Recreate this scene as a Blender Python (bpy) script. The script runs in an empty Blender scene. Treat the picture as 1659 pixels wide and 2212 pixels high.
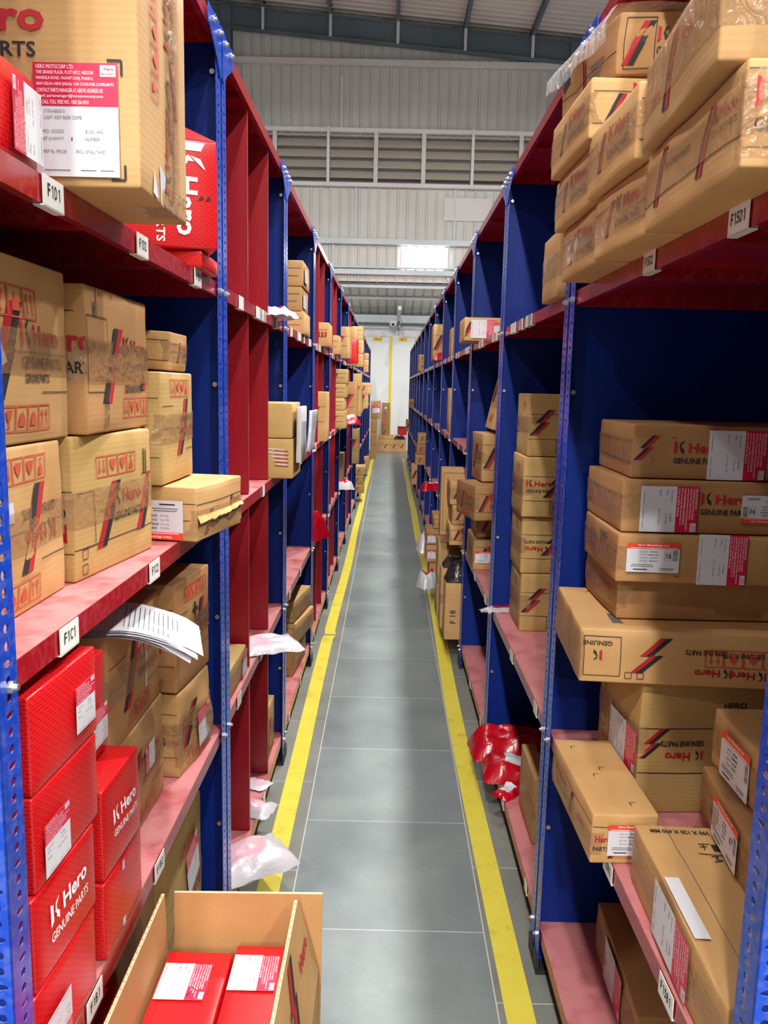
import bpy, math, random
from mathutils import Vector, Matrix, noise

# ------------------------------------------------------------------ camera, light, exposure
S = bpy.context.scene
COL = S.collection
H = 1.6
F_PX, YAW, PITCH, ROLL = 1739.5, -0.0028, 0.1526, -0.0223
cam = bpy.data.objects.new('camera', bpy.data.cameras.new('camera'))
COL.objects.link(cam)
cy, sy, cp, sp = math.cos(YAW), math.sin(YAW), math.cos(PITCH), math.sin(PITCH)
fwd = Vector((sy * cp, cy * cp, -sp)); right = Vector((cy, -sy, 0)); down = fwd.cross(right)
r2 = math.cos(ROLL) * right + math.sin(ROLL) * down
d2 = -math.sin(ROLL) * right + math.cos(ROLL) * down
cam.matrix_world = Matrix(((r2.x, -d2.x, -fwd.x, 0), (r2.y, -d2.y, -fwd.y, 0), (r2.z, -d2.z, -fwd.z, H), (0, 0, 0, 1)))
cam.data.sensor_fit = 'HORIZONTAL'; cam.data.sensor_width = 36.0
cam.data.lens = F_PX * 36.0 / 1659.0
cam.data.clip_start = 0.02; cam.data.clip_end = 200
S.camera = cam

W = bpy.data.worlds.new('world'); S.world = W; W.use_nodes = True
W.node_tree.nodes['Background'].inputs[0].default_value = (0.75, 0.8, 0.85, 1)
W.node_tree.nodes['Background'].inputs[1].default_value = 0.02

S.view_settings.view_transform = 'Standard'
S.view_settings.look = 'None'
S.view_settings.gamma = 1.0
S.view_settings.use_curve_mapping = False
S.view_settings.exposure = 0.15
try:
    S.cycles.use_denoising = True
    S.cycles.max_bounces = 8; S.cycles.diffuse_bounces = 4; S.cycles.transparent_max_bounces = 10
    S.cycles.sample_clamp_indirect = 6.0
except Exception:
    pass

def lamp(name, loc, power, size, col=(1, 0.97, 0.93), rot=(0, 0, 0), sy=None):
    l = bpy.data.lights.new(name, 'AREA')
    l.energy = power; l.color = col
    if sy:
        l.shape = 'RECTANGLE'; l.size = size; l.size_y = sy
    else:
        l.shape = 'DISK'; l.size = size
    o = bpy.data.objects.new(name, l); COL.objects.link(o)
    o.location = loc; o.rotation_euler = rot
    return o
# rows of high-bay lamps under the roof, above and out of the frame; they run on behind the camera; some fill spots are added
def high_bay_or_fill(loc, inten, cone=178, blend=0.05):
    l = bpy.data.lights.new('high_bay_or_fill_light', 'SPOT')
    l.energy = inten * 4 * math.pi; l.color = (1.0, 0.985, 0.955); l.spot_size = math.radians(cone); l.spot_blend = blend; l.shadow_soft_size = 0.16
    o = bpy.data.objects.new('high_bay_or_fill_light', l); COL.objects.link(o); o.location = loc
for yy, i_mid, i_right in ((9.5, 125, 100), (4.5, 118, 100), (-0.5, 92, 95), (-5.5, 45, 85), (-10.5, 30, 60), (-15.5, 30, 40)):
    c_, b_ = (150, 0.5) if yy > -1 else (178, 0.05)
    high_bay_or_fill((1.30, yy, 8.2), i_mid, c_, b_); high_bay_or_fill((4.30, yy + 0.5, 8.2), i_right, c_, b_)
for yy, i_left in ((11.5, 20), (6.5, 22), (1.5, 24), (-3.5, 115), (-8.5, 150), (-13.5, 130), (-18.5, 130)):
    high_bay_or_fill((-1.10, yy, 8.2), i_left, 150 if yy > 0 else 178, 0.5 if yy > 0 else 0.05)
for yy in (-3.5, 1.5, 6.5): high_bay_or_fill((-5.2, yy, 8.2), 40, 150, 0.5)  # added unseen row that brightens the upper right-hand boxes
high_bay_or_fill((1.30, 14.5, 8.2), 125, 76, 0.3); high_bay_or_fill((4.30, 14.5, 8.2), 85, 90, 0.3)  # added narrow spots that brighten the far floor but miss the gable
# unseen area lights added under the lean-to canopy to brighten the white partition
for xx in (-2.6, 2.6):
    lamp('canopy_fill', (xx, 19.9, 3.25), 15, 0.25, sy=1.4, rot=(0, math.radians(30 if xx > 0 else -30), 0))

# ------------------------------------------------------------------ materials
def srgb(r, g, b):
    f = lambda c: (c / 255 / 12.92) if c / 255 <= 0.04045 else ((c / 255 + 0.055) / 1.055) ** 2.4
    return (f(r), f(g), f(b), 1)

def newmat(name):
    m = bpy.data.materials.new(name); m.use_nodes = True
    nt = m.node_tree
    return m, nt, nt.nodes['Principled BSDF']
def link(nt, a, b): nt.links.new(a, b)
def node(nt, t, **k):
    n = nt.nodes.new(t)
    for a, v in k.items():
        if a in n.inputs.keys():
            n.inputs[a].default_value = v
        else:
            setattr(n, a, v)
    return n
def ramp(nt, fac, stops):
    n = nt.nodes.new('ShaderNodeValToRGB')
    e = n.color_ramp.elements
    while len(e) < len(stops): e.new(0.5)
    for i, (p, c) in enumerate(stops):
        e[i].position = p; e[i].color = c if len(c) == 4 else (*c, 1)
    link(nt, fac, n.inputs[0])
    return n
def mixc(nt, fac, a, b, mode='MIX'):
    n = nt.nodes.new('ShaderNodeMix'); n.data_type = 'RGBA'; n.blend_type = mode
    if hasattr(fac, 'node'): link(nt, fac, n.inputs[0])
    else: n.inputs[0].default_value = fac
    for s, v in ((n.inputs[6], a), (n.inputs[7], b)):
        if hasattr(v, 'node'): link(nt, v, s)
        else: s.default_value = v
    return n.outputs[2]
def mathn(nt, op, a, b=None, clamp=False):
    n = nt.nodes.new('ShaderNodeMath'); n.operation = op; n.use_clamp = clamp
    for s, v in ((n.inputs[0], a), (n.inputs[1], b)):
        if v is None: continue
        if hasattr(v, 'node'): link(nt, v, s)
        else: s.default_value = v
    return n.outputs[0]
def plain(name, col, rough=0.6, metal=0.0, spec=None, emit=None, alpha=None):
    m, nt, p = newmat(name)
    p.inputs['Base Color'].default_value = col
    p.inputs['Roughness'].default_value = rough
    p.inputs['Metallic'].default_value = metal
    if spec is not None: p.inputs['Specular IOR Level'].default_value = spec
    if emit:
        p.inputs['Emission Color'].default_value = col; p.inputs['Emission Strength'].default_value = emit
    if alpha is not None: p.inputs['Alpha'].default_value = alpha
    return m
def paint(name, col, dustcol, dust=0.75, rough=0.42, scale=9.0, wear=0.12, spec=0.5):
    m, nt, p = newmat(name)
    p.inputs['Specular IOR Level'].default_value = spec
    tc = node(nt, 'ShaderNodeTexCoord')
    n1 = node(nt, 'ShaderNodeTexNoise', Scale=scale, Detail=5.0, Roughness=0.65); link(nt, tc.outputs['Object'], n1.inputs['Vector'])
    n2 = node(nt, 'ShaderNodeTexNoise', Scale=70.0, Detail=3.0); link(nt, tc.outputs['Object'], n2.inputs['Vector'])
    g = node(nt, 'ShaderNodeNewGeometry')
    sx = node(nt, 'ShaderNodeSeparateXYZ'); link(nt, g.outputs['Normal'], sx.inputs[0])
    up = ramp(nt, sx.outputs['Z'], [(0.55, (0, 0, 0)), (0.9, (1, 1, 1))])
    nr = ramp(nt, n1.outputs[0], [(0.30, (0.25, 0.25, 0.25)), (0.52, (1, 1, 1))])
    f = mathn(nt, 'MULTIPLY', up.outputs[0], nr.outputs[0]); f = mathn(nt, 'MULTIPLY', f, dust)
    w = ramp(nt, n2.outputs[0], [(0.45, (0, 0, 0)), (0.75, (1, 1, 1))])
    f2 = mathn(nt, 'MULTIPLY', w.outputs[0], wear)
    c = mixc(nt, f2, col, dustcol)
    c = mixc(nt, f, c, dustcol)
    link(nt, c, p.inputs['Base Color'])
    rr = mathn(nt, 'ADD', mathn(nt, 'MULTIPLY', f, 0.45), rough, True); link(nt, rr, p.inputs['Roughness'])
    return m
def cardboard(name, c1, c2, rough=0.72, lines=0.03):
    m, nt, p = newmat(name)
    tc = node(nt, 'ShaderNodeTexCoord'); oi = node(nt, 'ShaderNodeObjectInfo')
    n1 = node(nt, 'ShaderNodeTexNoise', Scale=6.0, Detail=6.0, Roughness=0.6); link(nt, tc.outputs['Object'], n1.inputs['Vector'])
    n2 = node(nt, 'ShaderNodeTexNoise', Scale=260.0, Detail=2.0); link(nt, tc.outputs['Object'], n2.inputs['Vector'])
    r = ramp(nt, n1.outputs[0], [(0.3, c1), (0.72, c2)])
    wv = node(nt, 'ShaderNodeTexWave', Scale=34.0, Distortion=0.25, bands_direction='Y'); link(nt, tc.outputs['UV'], wv.inputs['Vector'])
    dk = mathn(nt, 'MULTIPLY', wv.outputs['Fac'], lines)
    c = mixc(nt, dk, r.outputs[0], (0.18, 0.10, 0.04, 1))
    fi = mathn(nt, 'MULTIPLY', n2.outputs[0], 0.25)
    c = mixc(nt, fi, c, (0.20, 0.11, 0.05, 1))
    hsv = node(nt, 'ShaderNodeHueSaturation'); link(nt, c, hsv.inputs['Color'])
    v = mathn(nt, 'ADD', mathn(nt, 'MULTIPLY', oi.outputs['Random'], 0.30), 0.85); link(nt, v, hsv.inputs['Value'])
    link(nt, hsv.outputs[0], p.inputs['Base Color'])
    p.inputs['Roughness'].default_value = rough
    b = node(nt, 'ShaderNodeBump', Strength=0.18, Distance=0.004)
    ad = mathn(nt, 'ADD', n1.outputs[0], mathn(nt, 'MULTIPLY', wv.outputs['Fac'], 0.10)); link(nt, ad, b.inputs['Height'])
    link(nt, b.outputs[0], p.inputs['Normal'])
    return m

M = {}
M['red'] = paint('red_paint', srgb(152, 14, 28), srgb(204, 138, 138), dust=0.72, rough=0.22, scale=7)
M['red_div'] = paint('red_divider_paint', srgb(142, 12, 26), srgb(190, 110, 112), dust=0.5, rough=0.36, wear=0.05)
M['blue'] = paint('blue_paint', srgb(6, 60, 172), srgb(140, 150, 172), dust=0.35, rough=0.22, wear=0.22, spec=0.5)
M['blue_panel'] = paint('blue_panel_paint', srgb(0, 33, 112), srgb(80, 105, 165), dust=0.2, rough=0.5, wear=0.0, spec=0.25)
M['zinc'] = plain('zinc', (0.62, 0.62, 0.60, 1), 0.35, 0.9)
M['foot'] = plain('foot_plastic', (0.015, 0.015, 0.018, 1), 0.6)
M['card'] = cardboard('cardboard', srgb(186, 141, 86), srgb(203, 160, 104))
M['card_dark'] = cardboard('cardboard_dark', srgb(168, 120, 70), srgb(184, 138, 86))
M['card_olive'] = cardboard('cardboard_olive', srgb(182, 146, 84), srgb(200, 166, 102), lines=0.09)
M['paper_card'] = plain('packet_paper', (0.55, 0.53, 0.52, 1), 0.6)
M['card_edge'] = plain('cardboard_edge', srgb(205, 180, 140), 0.9)
M['p_red'] = plain('print_red', srgb(176, 26, 34), 0.7)
M['p_icon'] = plain('print_orange_red', srgb(196, 78, 52), 0.75)
M['p_black'] = plain('print_black', (0.018, 0.015, 0.016, 1), 0.7)
M['p_white'] = plain('print_white', (0.85, 0.85, 0.85, 1), 0.6)
M['p_grey'] = plain('print_grey', (0.13, 0.13, 0.14, 1), 0.7)
M['sticker'] = plain('sticker_white', (0.66, 0.65, 0.69, 1), 0.42)
M['crimson'] = plain('sticker_crimson', srgb(205, 22, 66), 0.45)
M['orange'] = plain('sticker_orange', srgb(232, 70, 44), 0.45)
M['sticker_pink'] = plain('sticker_pink', srgb(236, 150, 170), 0.5)
M['paper'] = plain('paper', (0.60, 0.58, 0.62, 1), 0.7)
M['tag'] = plain('tag_white', (0.78, 0.77, 0.73, 1), 0.3)
M['yellow'] = None
M['black'] = plain('black', (0.01, 0.01, 0.01, 1), 0.5)
M['white_cam'] = plain('white_plastic', (0.85, 0.85, 0.85, 1), 0.3)

def redbox_mat():
    m, nt, p = newmat('red_box_card')
    tc = node(nt, 'ShaderNodeTexCoord')
    sp_ = node(nt, 'ShaderNodeSeparateXYZ'); link(nt, tc.outputs['UV'], sp_.inputs[0])
    v = mathn(nt, 'DIVIDE', sp_.outputs[1], 0.0052); row = mathn(nt, 'FLOOR', v); fv = mathn(nt, 'FRACT', v)
    u = mathn(nt, 'ADD', mathn(nt, 'DIVIDE', sp_.outputs[0], 0.0135), mathn(nt, 'MULTIPLY', row, 0.5)); fu = mathn(nt, 'FRACT', u)
    a = mathn(nt, 'MULTIPLY', mathn(nt, 'LESS_THAN', fu, 0.62), mathn(nt, 'LESS_THAN', mathn(nt, 'ABSOLUTE', mathn(nt, 'SUBTRACT', fv, 0.5)), 0.16))
    b = mathn(nt, 'MULTIPLY', mathn(nt, 'LESS_THAN', mathn(nt, 'ABSOLUTE', mathn(nt, 'SUBTRACT', fu, 0.66)), 0.05), mathn(nt, 'LESS_THAN', fv, 0.66))
    fac = mathn(nt, 'MAXIMUM', a, b)
    c = mixc(nt, mathn(nt, 'MULTIPLY', fac, 0.62), srgb(216, 22, 28), srgb(112, 6, 14))
    link(nt, c, p.inputs['Base Color']); p.inputs['Roughness'].default_value = 0.33
    return m
M['redbox'] = redbox_mat()

def film_mat(name, col, alpha, rough, scale, strength):
    m, nt, p = newmat(name)
    tc = node(nt, 'ShaderNodeTexCoord')
    n1 = node(nt, 'ShaderNodeTexNoise', Scale=scale, Detail=4.0, Distortion=1.2); link(nt, tc.outputs['Object'], n1.inputs['Vector'])
    b = node(nt, 'ShaderNodeBump', Strength=strength, Distance=0.01); link(nt, n1.outputs[0], b.inputs['Height']); link(nt, b.outputs[0], p.inputs['Normal'])
    p.inputs['Base Color'].default_value = col; p.inputs['Roughness'].default_value = rough
    p.inputs['Alpha'].default_value = alpha
    p.inputs['Specular IOR Level'].default_value = 0.8
    return m
M['tape'] = film_mat('packing_tape', srgb(178, 136, 96), 0.40, 0.09, 30.0, 1.0)
M['film'] = film_mat('clear_film', (0.9, 0.9, 0.92, 1), 0.34, 0.08, 28.0, 0.9)
M['bag_red'] = film_mat('red_film', srgb(176, 10, 28), 1.0, 0.2, 16.0, 0.35)
M['bag_white'] = film_mat('white_film', (0.62, 0.58, 0.62, 1), 1.0, 0.22, 18.0, 0.4)
M['bag_pink'] = film_mat('pink_film', srgb(226, 180, 192), 1.0, 0.25, 22.0, 0.5)
M['bag_black'] = film_mat('black_film', (0.02, 0.02, 0.02, 1), 0.8, 0.2, 22.0, 0.8)
M['bag_silver'] = film_mat('silver_film', (0.50, 0.50, 0.52, 1), 1.0, 0.25, 20.0, 0.5)

def stone_mat(name, a, b_, d):
    m, nt, p = newmat(name)
    tc = node(nt, 'ShaderNodeTexCoord'); oi = node(nt, 'ShaderNodeObjectInfo'); g = node(nt, 'ShaderNodeNewGeometry')
    n1 = node(nt, 'ShaderNodeTexNoise', Scale=3.2, Detail=8.0, Roughness=0.62); link(nt, g.outputs['Position'], n1.inputs['Vector'])
    n2 = node(nt, 'ShaderNodeTexNoise', Scale=60.0, Detail=4.0); link(nt, g.outputs['Position'], n2.inputs['Vector'])
    r = ramp(nt, n1.outputs[0], [(0.28, srgb(*a)), (0.52, srgb(*b_)), (0.75, srgb(*d))])
    c = mixc(nt, mathn(nt, 'MULTIPLY', n2.outputs[0], 0.22), r.outputs[0], srgb(78, 83, 82))
    hsv = node(nt, 'ShaderNodeHueSaturation'); link(nt, c, hsv.inputs['Color'])
    v = mathn(nt, 'ADD', mathn(nt, 'MULTIPLY', oi.outputs['Random'], 0.16), 0.92); link(nt, v, hsv.inputs['Value'])
    link(nt, hsv.outputs[0], p.inputs['Base Color'])
    rr = mathn(nt, 'ADD', mathn(nt, 'MULTIPLY', n1.outputs[0], 0.30), 0.30); link(nt, rr, p.inputs['Roughness'])
    b = node(nt, 'ShaderNodeBump', Strength=0.12, Distance=0.003); link(nt, n1.outputs[0], b.inputs['Height']); link(nt, b.outputs[0], p.inputs['Normal'])
    return m
M['stone'] = stone_mat('grey_stone_slab', (108, 117, 118), (123, 132, 132), (138, 145, 142))
M['stone_warm'] = stone_mat('beige_grey_stone_slab', (116, 117, 110), (130, 131, 122), (142, 142, 132))
M['grout'] = plain('grout', srgb(196, 196, 188), 0.85)
def yellow_mat():
    m, nt, p = newmat('yellow_tape')
    g = node(nt, 'ShaderNodeNewGeometry')
    n1 = node(nt, 'ShaderNodeTexNoise', Scale=9.0, Detail=8.0, Roughness=0.7); link(nt, g.outputs['Position'], n1.inputs['Vector'])
    r = ramp(nt, n1.outputs[0], [(0.30, srgb(176, 160, 70)), (0.44, srgb(222, 205, 66)), (0.75, srgb(232, 218, 84))])
    link(nt, r.outputs[0], p.inputs['Base Color']); p.inputs['Roughness'].default_value = 0.4
    return m
M['yellow'] = yellow_mat()
def sheet_mat(name, c1, c2, rough=0.65, metal=0.0):
    m, nt, p = newmat(name)
    g = node(nt, 'ShaderNodeNewGeometry')
    n1 = node(nt, 'ShaderNodeTexNoise', Scale=0.9, Detail=5.0); link(nt, g.outputs['Position'], n1.inputs['Vector'])
    r = ramp(nt, n1.outputs[0], [(0.3, c1), (0.7, c2)])
    link(nt, r.outputs[0], p.inputs['Base Color'])
    p.inputs['Roughness'].default_value = 0.62; p.inputs['Metallic'].default_value = 0.0; p.inputs['Specular IOR Level'].default_value = 0.15
    return m
M['sheet'] = sheet_mat('wall_sheet_metal', srgb(200, 200, 194), srgb(214, 214, 208))
M['roof'] = sheet_mat('roof_sheet_metal', srgb(196, 188, 182), srgb(210, 202, 196), 0.55, 0.1)
M['steel'] = sheet_mat('steel_blue_grey', srgb(92, 106, 112), srgb(108, 120, 126), 0.5, 0.2)
M['galv'] = sheet_mat('galvanised', srgb(196, 204, 208), srgb(214, 220, 222), 0.4, 0.35)
M['alu'] = sheet_mat('aluminium_trim', srgb(214, 212, 210), srgb(224, 222, 220), 0.4, 0.2)
M['louvre'] = sheet_mat('louvre_metal', srgb(196, 184, 170), srgb(206, 196, 182), 0.5, 0.1)
M['wall_white'] = plain('white_wall_paint', (0.82, 0.83, 0.83, 1), 0.75)
M['wall_grey'] = plain('grey_wall', srgb(150, 150, 148), 0.8)
M['stripe_y'] = plain('stripe_yellow', srgb(240, 205, 20), 0.5)
M['sign_y'] = plain('sign_yellow', srgb(245, 214, 40), 0.45)
M['sign_r'] = plain('sign_red', srgb(205, 90, 30), 0.5)
M['skylight'] = plain('skylight_panel', (1, 1, 1, 1), 0.5, emit=5.0)

# ------------------------------------------------------------------ mesh helpers
class MB:
    def __init__(s): s.v = []; s.f = []; s.m = []; s.uv = None
    def add(s, vs, fs, mi=0):
        o = len(s.v); s.v += [tuple(v) for v in vs]
        for f in fs: s.f.append([i + o for i in f]); s.m.append(mi)
    def box(s, x0, x1, y0, y1, z0, z1, mi=0):
        if x0 > x1: x0, x1 = x1, x0
        if y0 > y1: y0, y1 = y1, y0
        vs = [(x0, y0, z0), (x1, y0, z0), (x1, y1, z0), (x0, y1, z0), (x0, y0, z1), (x1, y0, z1), (x1, y1, z1), (x0, y1, z1)]
        s.add(vs, [(0, 3, 2, 1), (4, 5, 6, 7), (0, 1, 5, 4), (1, 2, 6, 5), (2, 3, 7, 6), (3, 0, 4, 7)], mi)
    def prism(s, poly, ax, a0, a1, mi=0):
        # poly: list of 2-D points in the plane normal to ax (0 x, 1 y, 2 z)
        def P(p, a):
            if ax == 0: return (a, p[0], p[1])
            if ax == 1: return (p[0], a, p[1])
            return (p[0], p[1], a)
        n = len(poly)
        vs = [P(p, a0) for p in poly] + [P(p, a1) for p in poly]
        fs = [tuple(range(n)), tuple(range(2 * n - 1, n - 1, -1))] + [(i, i + n, (i + 1) % n + n, (i + 1) % n) for i in range(n)]
        s.add(vs, fs, mi)
    def cyl(s, c0, c1, r, n=12, mi=0):
        c0 = Vector(c0); c1 = Vector(c1); d = (c1 - c0).normalized()
        a = d.orthogonal().normalized(); b = d.cross(a)
        vs = []
        for c in (c0, c1):
            for i in range(n):
                t = 2 * math.pi * i / n; vs.append(c + r * (math.cos(t) * a + math.sin(t) * b))
        fs = [tuple(range(n - 1, -1, -1)), tuple(range(n, 2 * n))] + [(i, (i + 1) % n, (i + 1) % n + n, i + n) for i in range(n)]
        s.add(vs, fs, mi)
    def mesh(s, name, mats, smooth=False):
        me = bpy.data.meshes.new(name)
        me.from_pydata(s.v, [], s.f); 
        for m in mats: me.materials.append(m)
        me.polygons.foreach_set('material_index', s.m)
        if smooth: me.polygons.foreach_set('use_smooth', [True] * len(me.polygons))
        me.update()
        return me
def fix_normals(me):
    import bmesh
    bm = bmesh.new(); bm.from_mesh(me); bmesh.ops.recalc_face_normals(bm, faces=bm.faces); bm.to_mesh(me); bm.free(); me.update()
    return me
def obj(name, me, parent=None, loc=(0, 0, 0), rot=(0, 0, 0)):
    o = bpy.data.objects.new(name, me); COL.objects.link(o)
    if parent is not None: o.parent = parent
    o.location = loc; o.rotation_euler = rot
    return o
def tag(o, label=None, cat=None, group=None, kind=None):
    if label: o['label'] = label
    if cat: o['category'] = cat
    if group: o['group'] = group
    if kind: o['kind'] = kind
    return o
def empty(name, loc=(0, 0, 0), rot=(0, 0, 0)):
    return obj(name, None, None, loc, rot)

# --- text as flat polygons
_tc = {}
def text_poly(s, bold=0.0):
    k = (s, bold)
    if k in _tc: return _tc[k]
    cu = bpy.data.curves.new('t', 'FONT'); cu.body = s; cu.size = 1.0; cu.resolution_u = 2; cu.offset = bold
    cu.align_x = 'CENTER'; cu.align_y = 'CENTER'
    o = bpy.data.objects.new('t', cu); COL.objects.link(o)
    dg = bpy.context.evaluated_depsgraph_get(); dg.update()
    me = o.evaluated_get(dg).to_mesh()
    vs = [(v.co.x, v.co.y) for v in me.vertices]; fs = [tuple(p.vertices) for p in me.polygons]
    o.evaluated_get(dg).to_mesh_clear()
    bpy.data.objects.remove(o); bpy.data.curves.remove(cu)
    if vs:
        x0 = min(v[0] for v in vs); x1 = max(v[0] for v in vs); y0 = min(v[1] for v in vs); y1 = max(v[1] for v in vs)
        vs = [(v[0] - (x0 + x1) / 2, v[1] - (y0 + y1) / 2) for v in vs]
        _tc[k] = (vs, fs, x1 - x0, y1 - y0)
    else:
        _tc[k] = ([], [], 1, 1)
    return _tc[k]

PR = ['p_red', 'p_black', 'p_white', 'p_icon', 'p_grey', 'sticker', 'crimson', 'orange', 'tag', 'sticker_pink']
PI = {n: i for i, n in enumerate(PR)}
class Print:
    """flat print in a face's own (s,t) metres; put on a surface by a mapping function"""
    base = 0.0006
    def __init__(s): s.items = []
    def _put(s, vs, fs, col, c, rot, lift=0):
        cr, sr = math.cos(rot), math.sin(rot)
        s.items.append(([(c[0] + x * cr - y * sr, c[1] + x * sr + y * cr) for x, y in vs], fs, PI[col], lift))
    def text(s, t, c, h=None, w=None, col='p_black', rot=0.0, bold=0.012, lift=0):
        vs, fs, tw, th = text_poly(t, bold)
        k = (h / th) if h else (w / tw)
        kx = k if not (w and h) else w / tw
        s._put([(x * kx, y * k) for x, y in vs], fs, col, c, rot, lift)
    def tagtext(s, t, c, h, pitch=.62, col='p_black', lift=0):
        n = len(t); x = c[0] - (n - 1) / 2 * h * pitch
        for ch in t:
            if ch == '1':
                s.poly([(.02 * h, -.5 * h), (.14 * h, -.5 * h), (.14 * h, .5 * h), (.04 * h, .5 * h), (-.16 * h, .32 * h), (-.16 * h, .20 * h), (.02 * h, .33 * h)], (x, c[1]), col, 0, lift)
            else: s.text(ch, (x, c[1]), h=h, w=h * pitch * .78, col=col, bold=.015, lift=lift)
            x += h * pitch
    def rect(s, c, w, h, col, rot=0.0, lift=0, nx=1):
        vs = []; fs = []
        for i in range(nx + 1):
            x = -w / 2 + w * i / nx; vs += [(x, -h / 2), (x, h / 2)]
        for i in range(nx): fs.append((2 * i, 2 * i + 2, 2 * i + 3, 2 * i + 1))
        s._put(vs, fs, col, c, rot, lift)
    def poly(s, pts, c, col, rot=0.0, lift=0): s._put(pts, [tuple(range(len(pts)))], col, c, rot, lift)
    def line(s, a, b, w, col='p_black', lift=0):
        dx, dy = b[0] - a[0], b[1] - a[1]; L = math.hypot(dx, dy)
        s.rect(((a[0] + b[0]) / 2, (a[1] + b[1]) / 2), L, w, col, math.atan2(dy, dx), lift, nx=max(1, int(L / 0.04)))
    def frame(s, c, w, h, lw, col='p_black', rot=0):
        cr, sr = math.cos(rot), math.sin(rot)
        R = lambda x, y: (c[0] + x * cr - y * sr, c[1] + x * sr + y * cr)
        a, b, d, e = R(-w / 2, -h / 2), R(w / 2, -h / 2), R(w / 2, h / 2), R(-w / 2, h / 2)
        for p, q in ((a, b), (b, d), (d, e), (e, a)): s.line(p, q, lw, col)
    def logo(s, c, h, c1='p_red', c2='p_black', rot=0):
        k = h
        P = lambda pts: [(x * k, y * k) for x, y in pts]
        s.poly(P([(-.40, -.5), (-.16, -.32), (-.16, .38), (-.40, .5)]), c, c1, rot)
        s.poly(P([(-.02, .06), (.34, .46), (.34, .5), (.06, .36)]), c, c2, rot)
        s.poly(P([(-.04, .0), (.14, .18), (.14, -.2)]), c, c2, rot)
        s.poly(P([(.06, -.26), (.34, -.5), (.34, -.16), (.16, .0)]), c, c2, rot)
    def brand(s, c, w, rot=0, c1='p_red', c2='p_black', second=True):
        cr, sr = math.cos(rot), math.sin(rot)
        R = lambda x, y: (c[0] + x * cr - y * sr, c[1] + x * sr + y * cr)
        h = w * 0.22
        s.logo(R(-w * .38, h * .62), h * 1.25, c1, c2 if c2 != 'p_white' else c1, rot)
        s.text('Hero', R(w * .14, h * .62), h=h * .92, w=w * .66, col=c1, rot=rot, bold=0.03)
        if second: s.text('GENUINE PARTS', R(0, -h * .62), h=h * .55, w=w * .98, col=c2, rot=rot, bold=0.02)
    def stripe(s, c, h, rot=0, lean=0.55, w=0.16, flip=False):
        k = h
        a, b = ('p_black', 'p_red') if not flip else ('p_red', 'p_black')
        for sgn, (ox, oy) in ((1, (.12, .25)), (-1, (-.12, -.25))):
            P1 = [(-w - .25 * lean, -.27), (-.25 * lean, -.27), (.25 * lean, .27), (-w + .25 * lean, .27)]
            P2 = [(-.25 * lean, -.27), (w - .25 * lean, -.27), (w + .25 * lean, .27), (.25 * lean, .27)]
            cr, sr = math.cos(rot), math.sin(rot)
            cc = (c[0] + (ox * cr - oy * sr) * k, c[1] + (ox * sr + oy * cr) * k)
            s.poly([(x * k, y * k) for x, y in P1], cc, a, rot)
            s.poly([(x * k, y * k) for x, y in P2], cc, b, rot)
    def icons(s, c, size, n=4, rot=0):
        cr, sr = math.cos(rot), math.sin(rot)
        R = lambda x, y: (c[0] + x * cr - y * sr, c[1] + x * sr + y * cr)
        for i in range(n):
            x = (i - (n - 1) / 2) * size * 1.08
            s.frame(R(x, 0), size, size, size * .06, 'p_icon', rot)
            k = size
            if i == n - 1:
                for xx in (-.2, .2): s.poly([(a * k, b * k) for a, b in ((-.04 + xx, -.35), (.04 + xx, -.35), (.04 + xx, .1), (.14 + xx, .1), (xx, .36), (-.14 + xx, .1), (-.04 + xx, .1))], R(x, 0), 'p_icon', rot)
            elif i == 0:
                s.poly([(a * k, b * k) for a, b in ((-.24, .34), (.24, .34), (.16, 0), (.04, -.1), (.04, -.28), (.2, -.36), (-.2, -.36), (-.04, -.28), (-.04, -.1), (-.16, 0))], R(x, 0), 'p_icon', rot)
            else:
                s.poly([(a * k, b * k) for a, b in ((-.3, -.3), (.3, -.3), (.24, .02), (0, .3), (-.24, .02))], R(x, 0), 'p_icon', rot)
    def para(s, c, w, h, n, col='p_grey', rot=0, seed=0):
        rnd = random.Random(seed)
        cr, sr = math.cos(rot), math.sin(rot)
        lh = h / n
        for i in range(n):
            ww = w * rnd.uniform(.55, 1.0); x = -(w - ww) / 2; y = h / 2 - (i + .5) * lh
            s.rect((c[0] + x * cr - y * sr, c[1] + x * sr + y * cr), ww, lh * .42, col, rot)
    def build(s, mapf, name):
        mb = MB()
        for k, (vs, fs, mi, lift) in enumerate(s.items):
            mb.add([mapf(x, y, s.base + lift) for x, y in vs], fs, mi)
        return mb.mesh(name, [M[n] for n in PR])
    def clusters(s, gap=0.022):
        """split the print into groups of marks that stand together"""
        bb = [(min(p[0] for p in it[0]) - gap / 2, max(p[0] for p in it[0]) + gap / 2, min(p[1] for p in it[0]) - gap / 2, max(p[1] for p in it[0]) + gap / 2) for it in s.items if it[0]]
        its = [it for it in s.items if it[0]]
        par = list(range(len(its)))
        def find(i):
            while par[i] != i: par[i] = par[par[i]]; i = par[i]
            return i
        for i in range(len(its)):
            for j in range(i):
                if bb[i][0] < bb[j][1] and bb[j][0] < bb[i][1] and bb[i][2] < bb[j][3] and bb[j][2] < bb[i][3]: par[find(i)] = find(j)
        g = {}
        for i, it in enumerate(its): g.setdefault(find(i), []).append(it)
        out = []
        for k in g:
            q = Print(); q.items = g[k]; out.append(q)
        return out
def put_print(p, mapf, parent, name='printed_marks'):
    r = None
    for q in p.clusters(): q.base = 0.0016; r = obj(name, q.build(mapf, name), parent)
    return r

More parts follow.
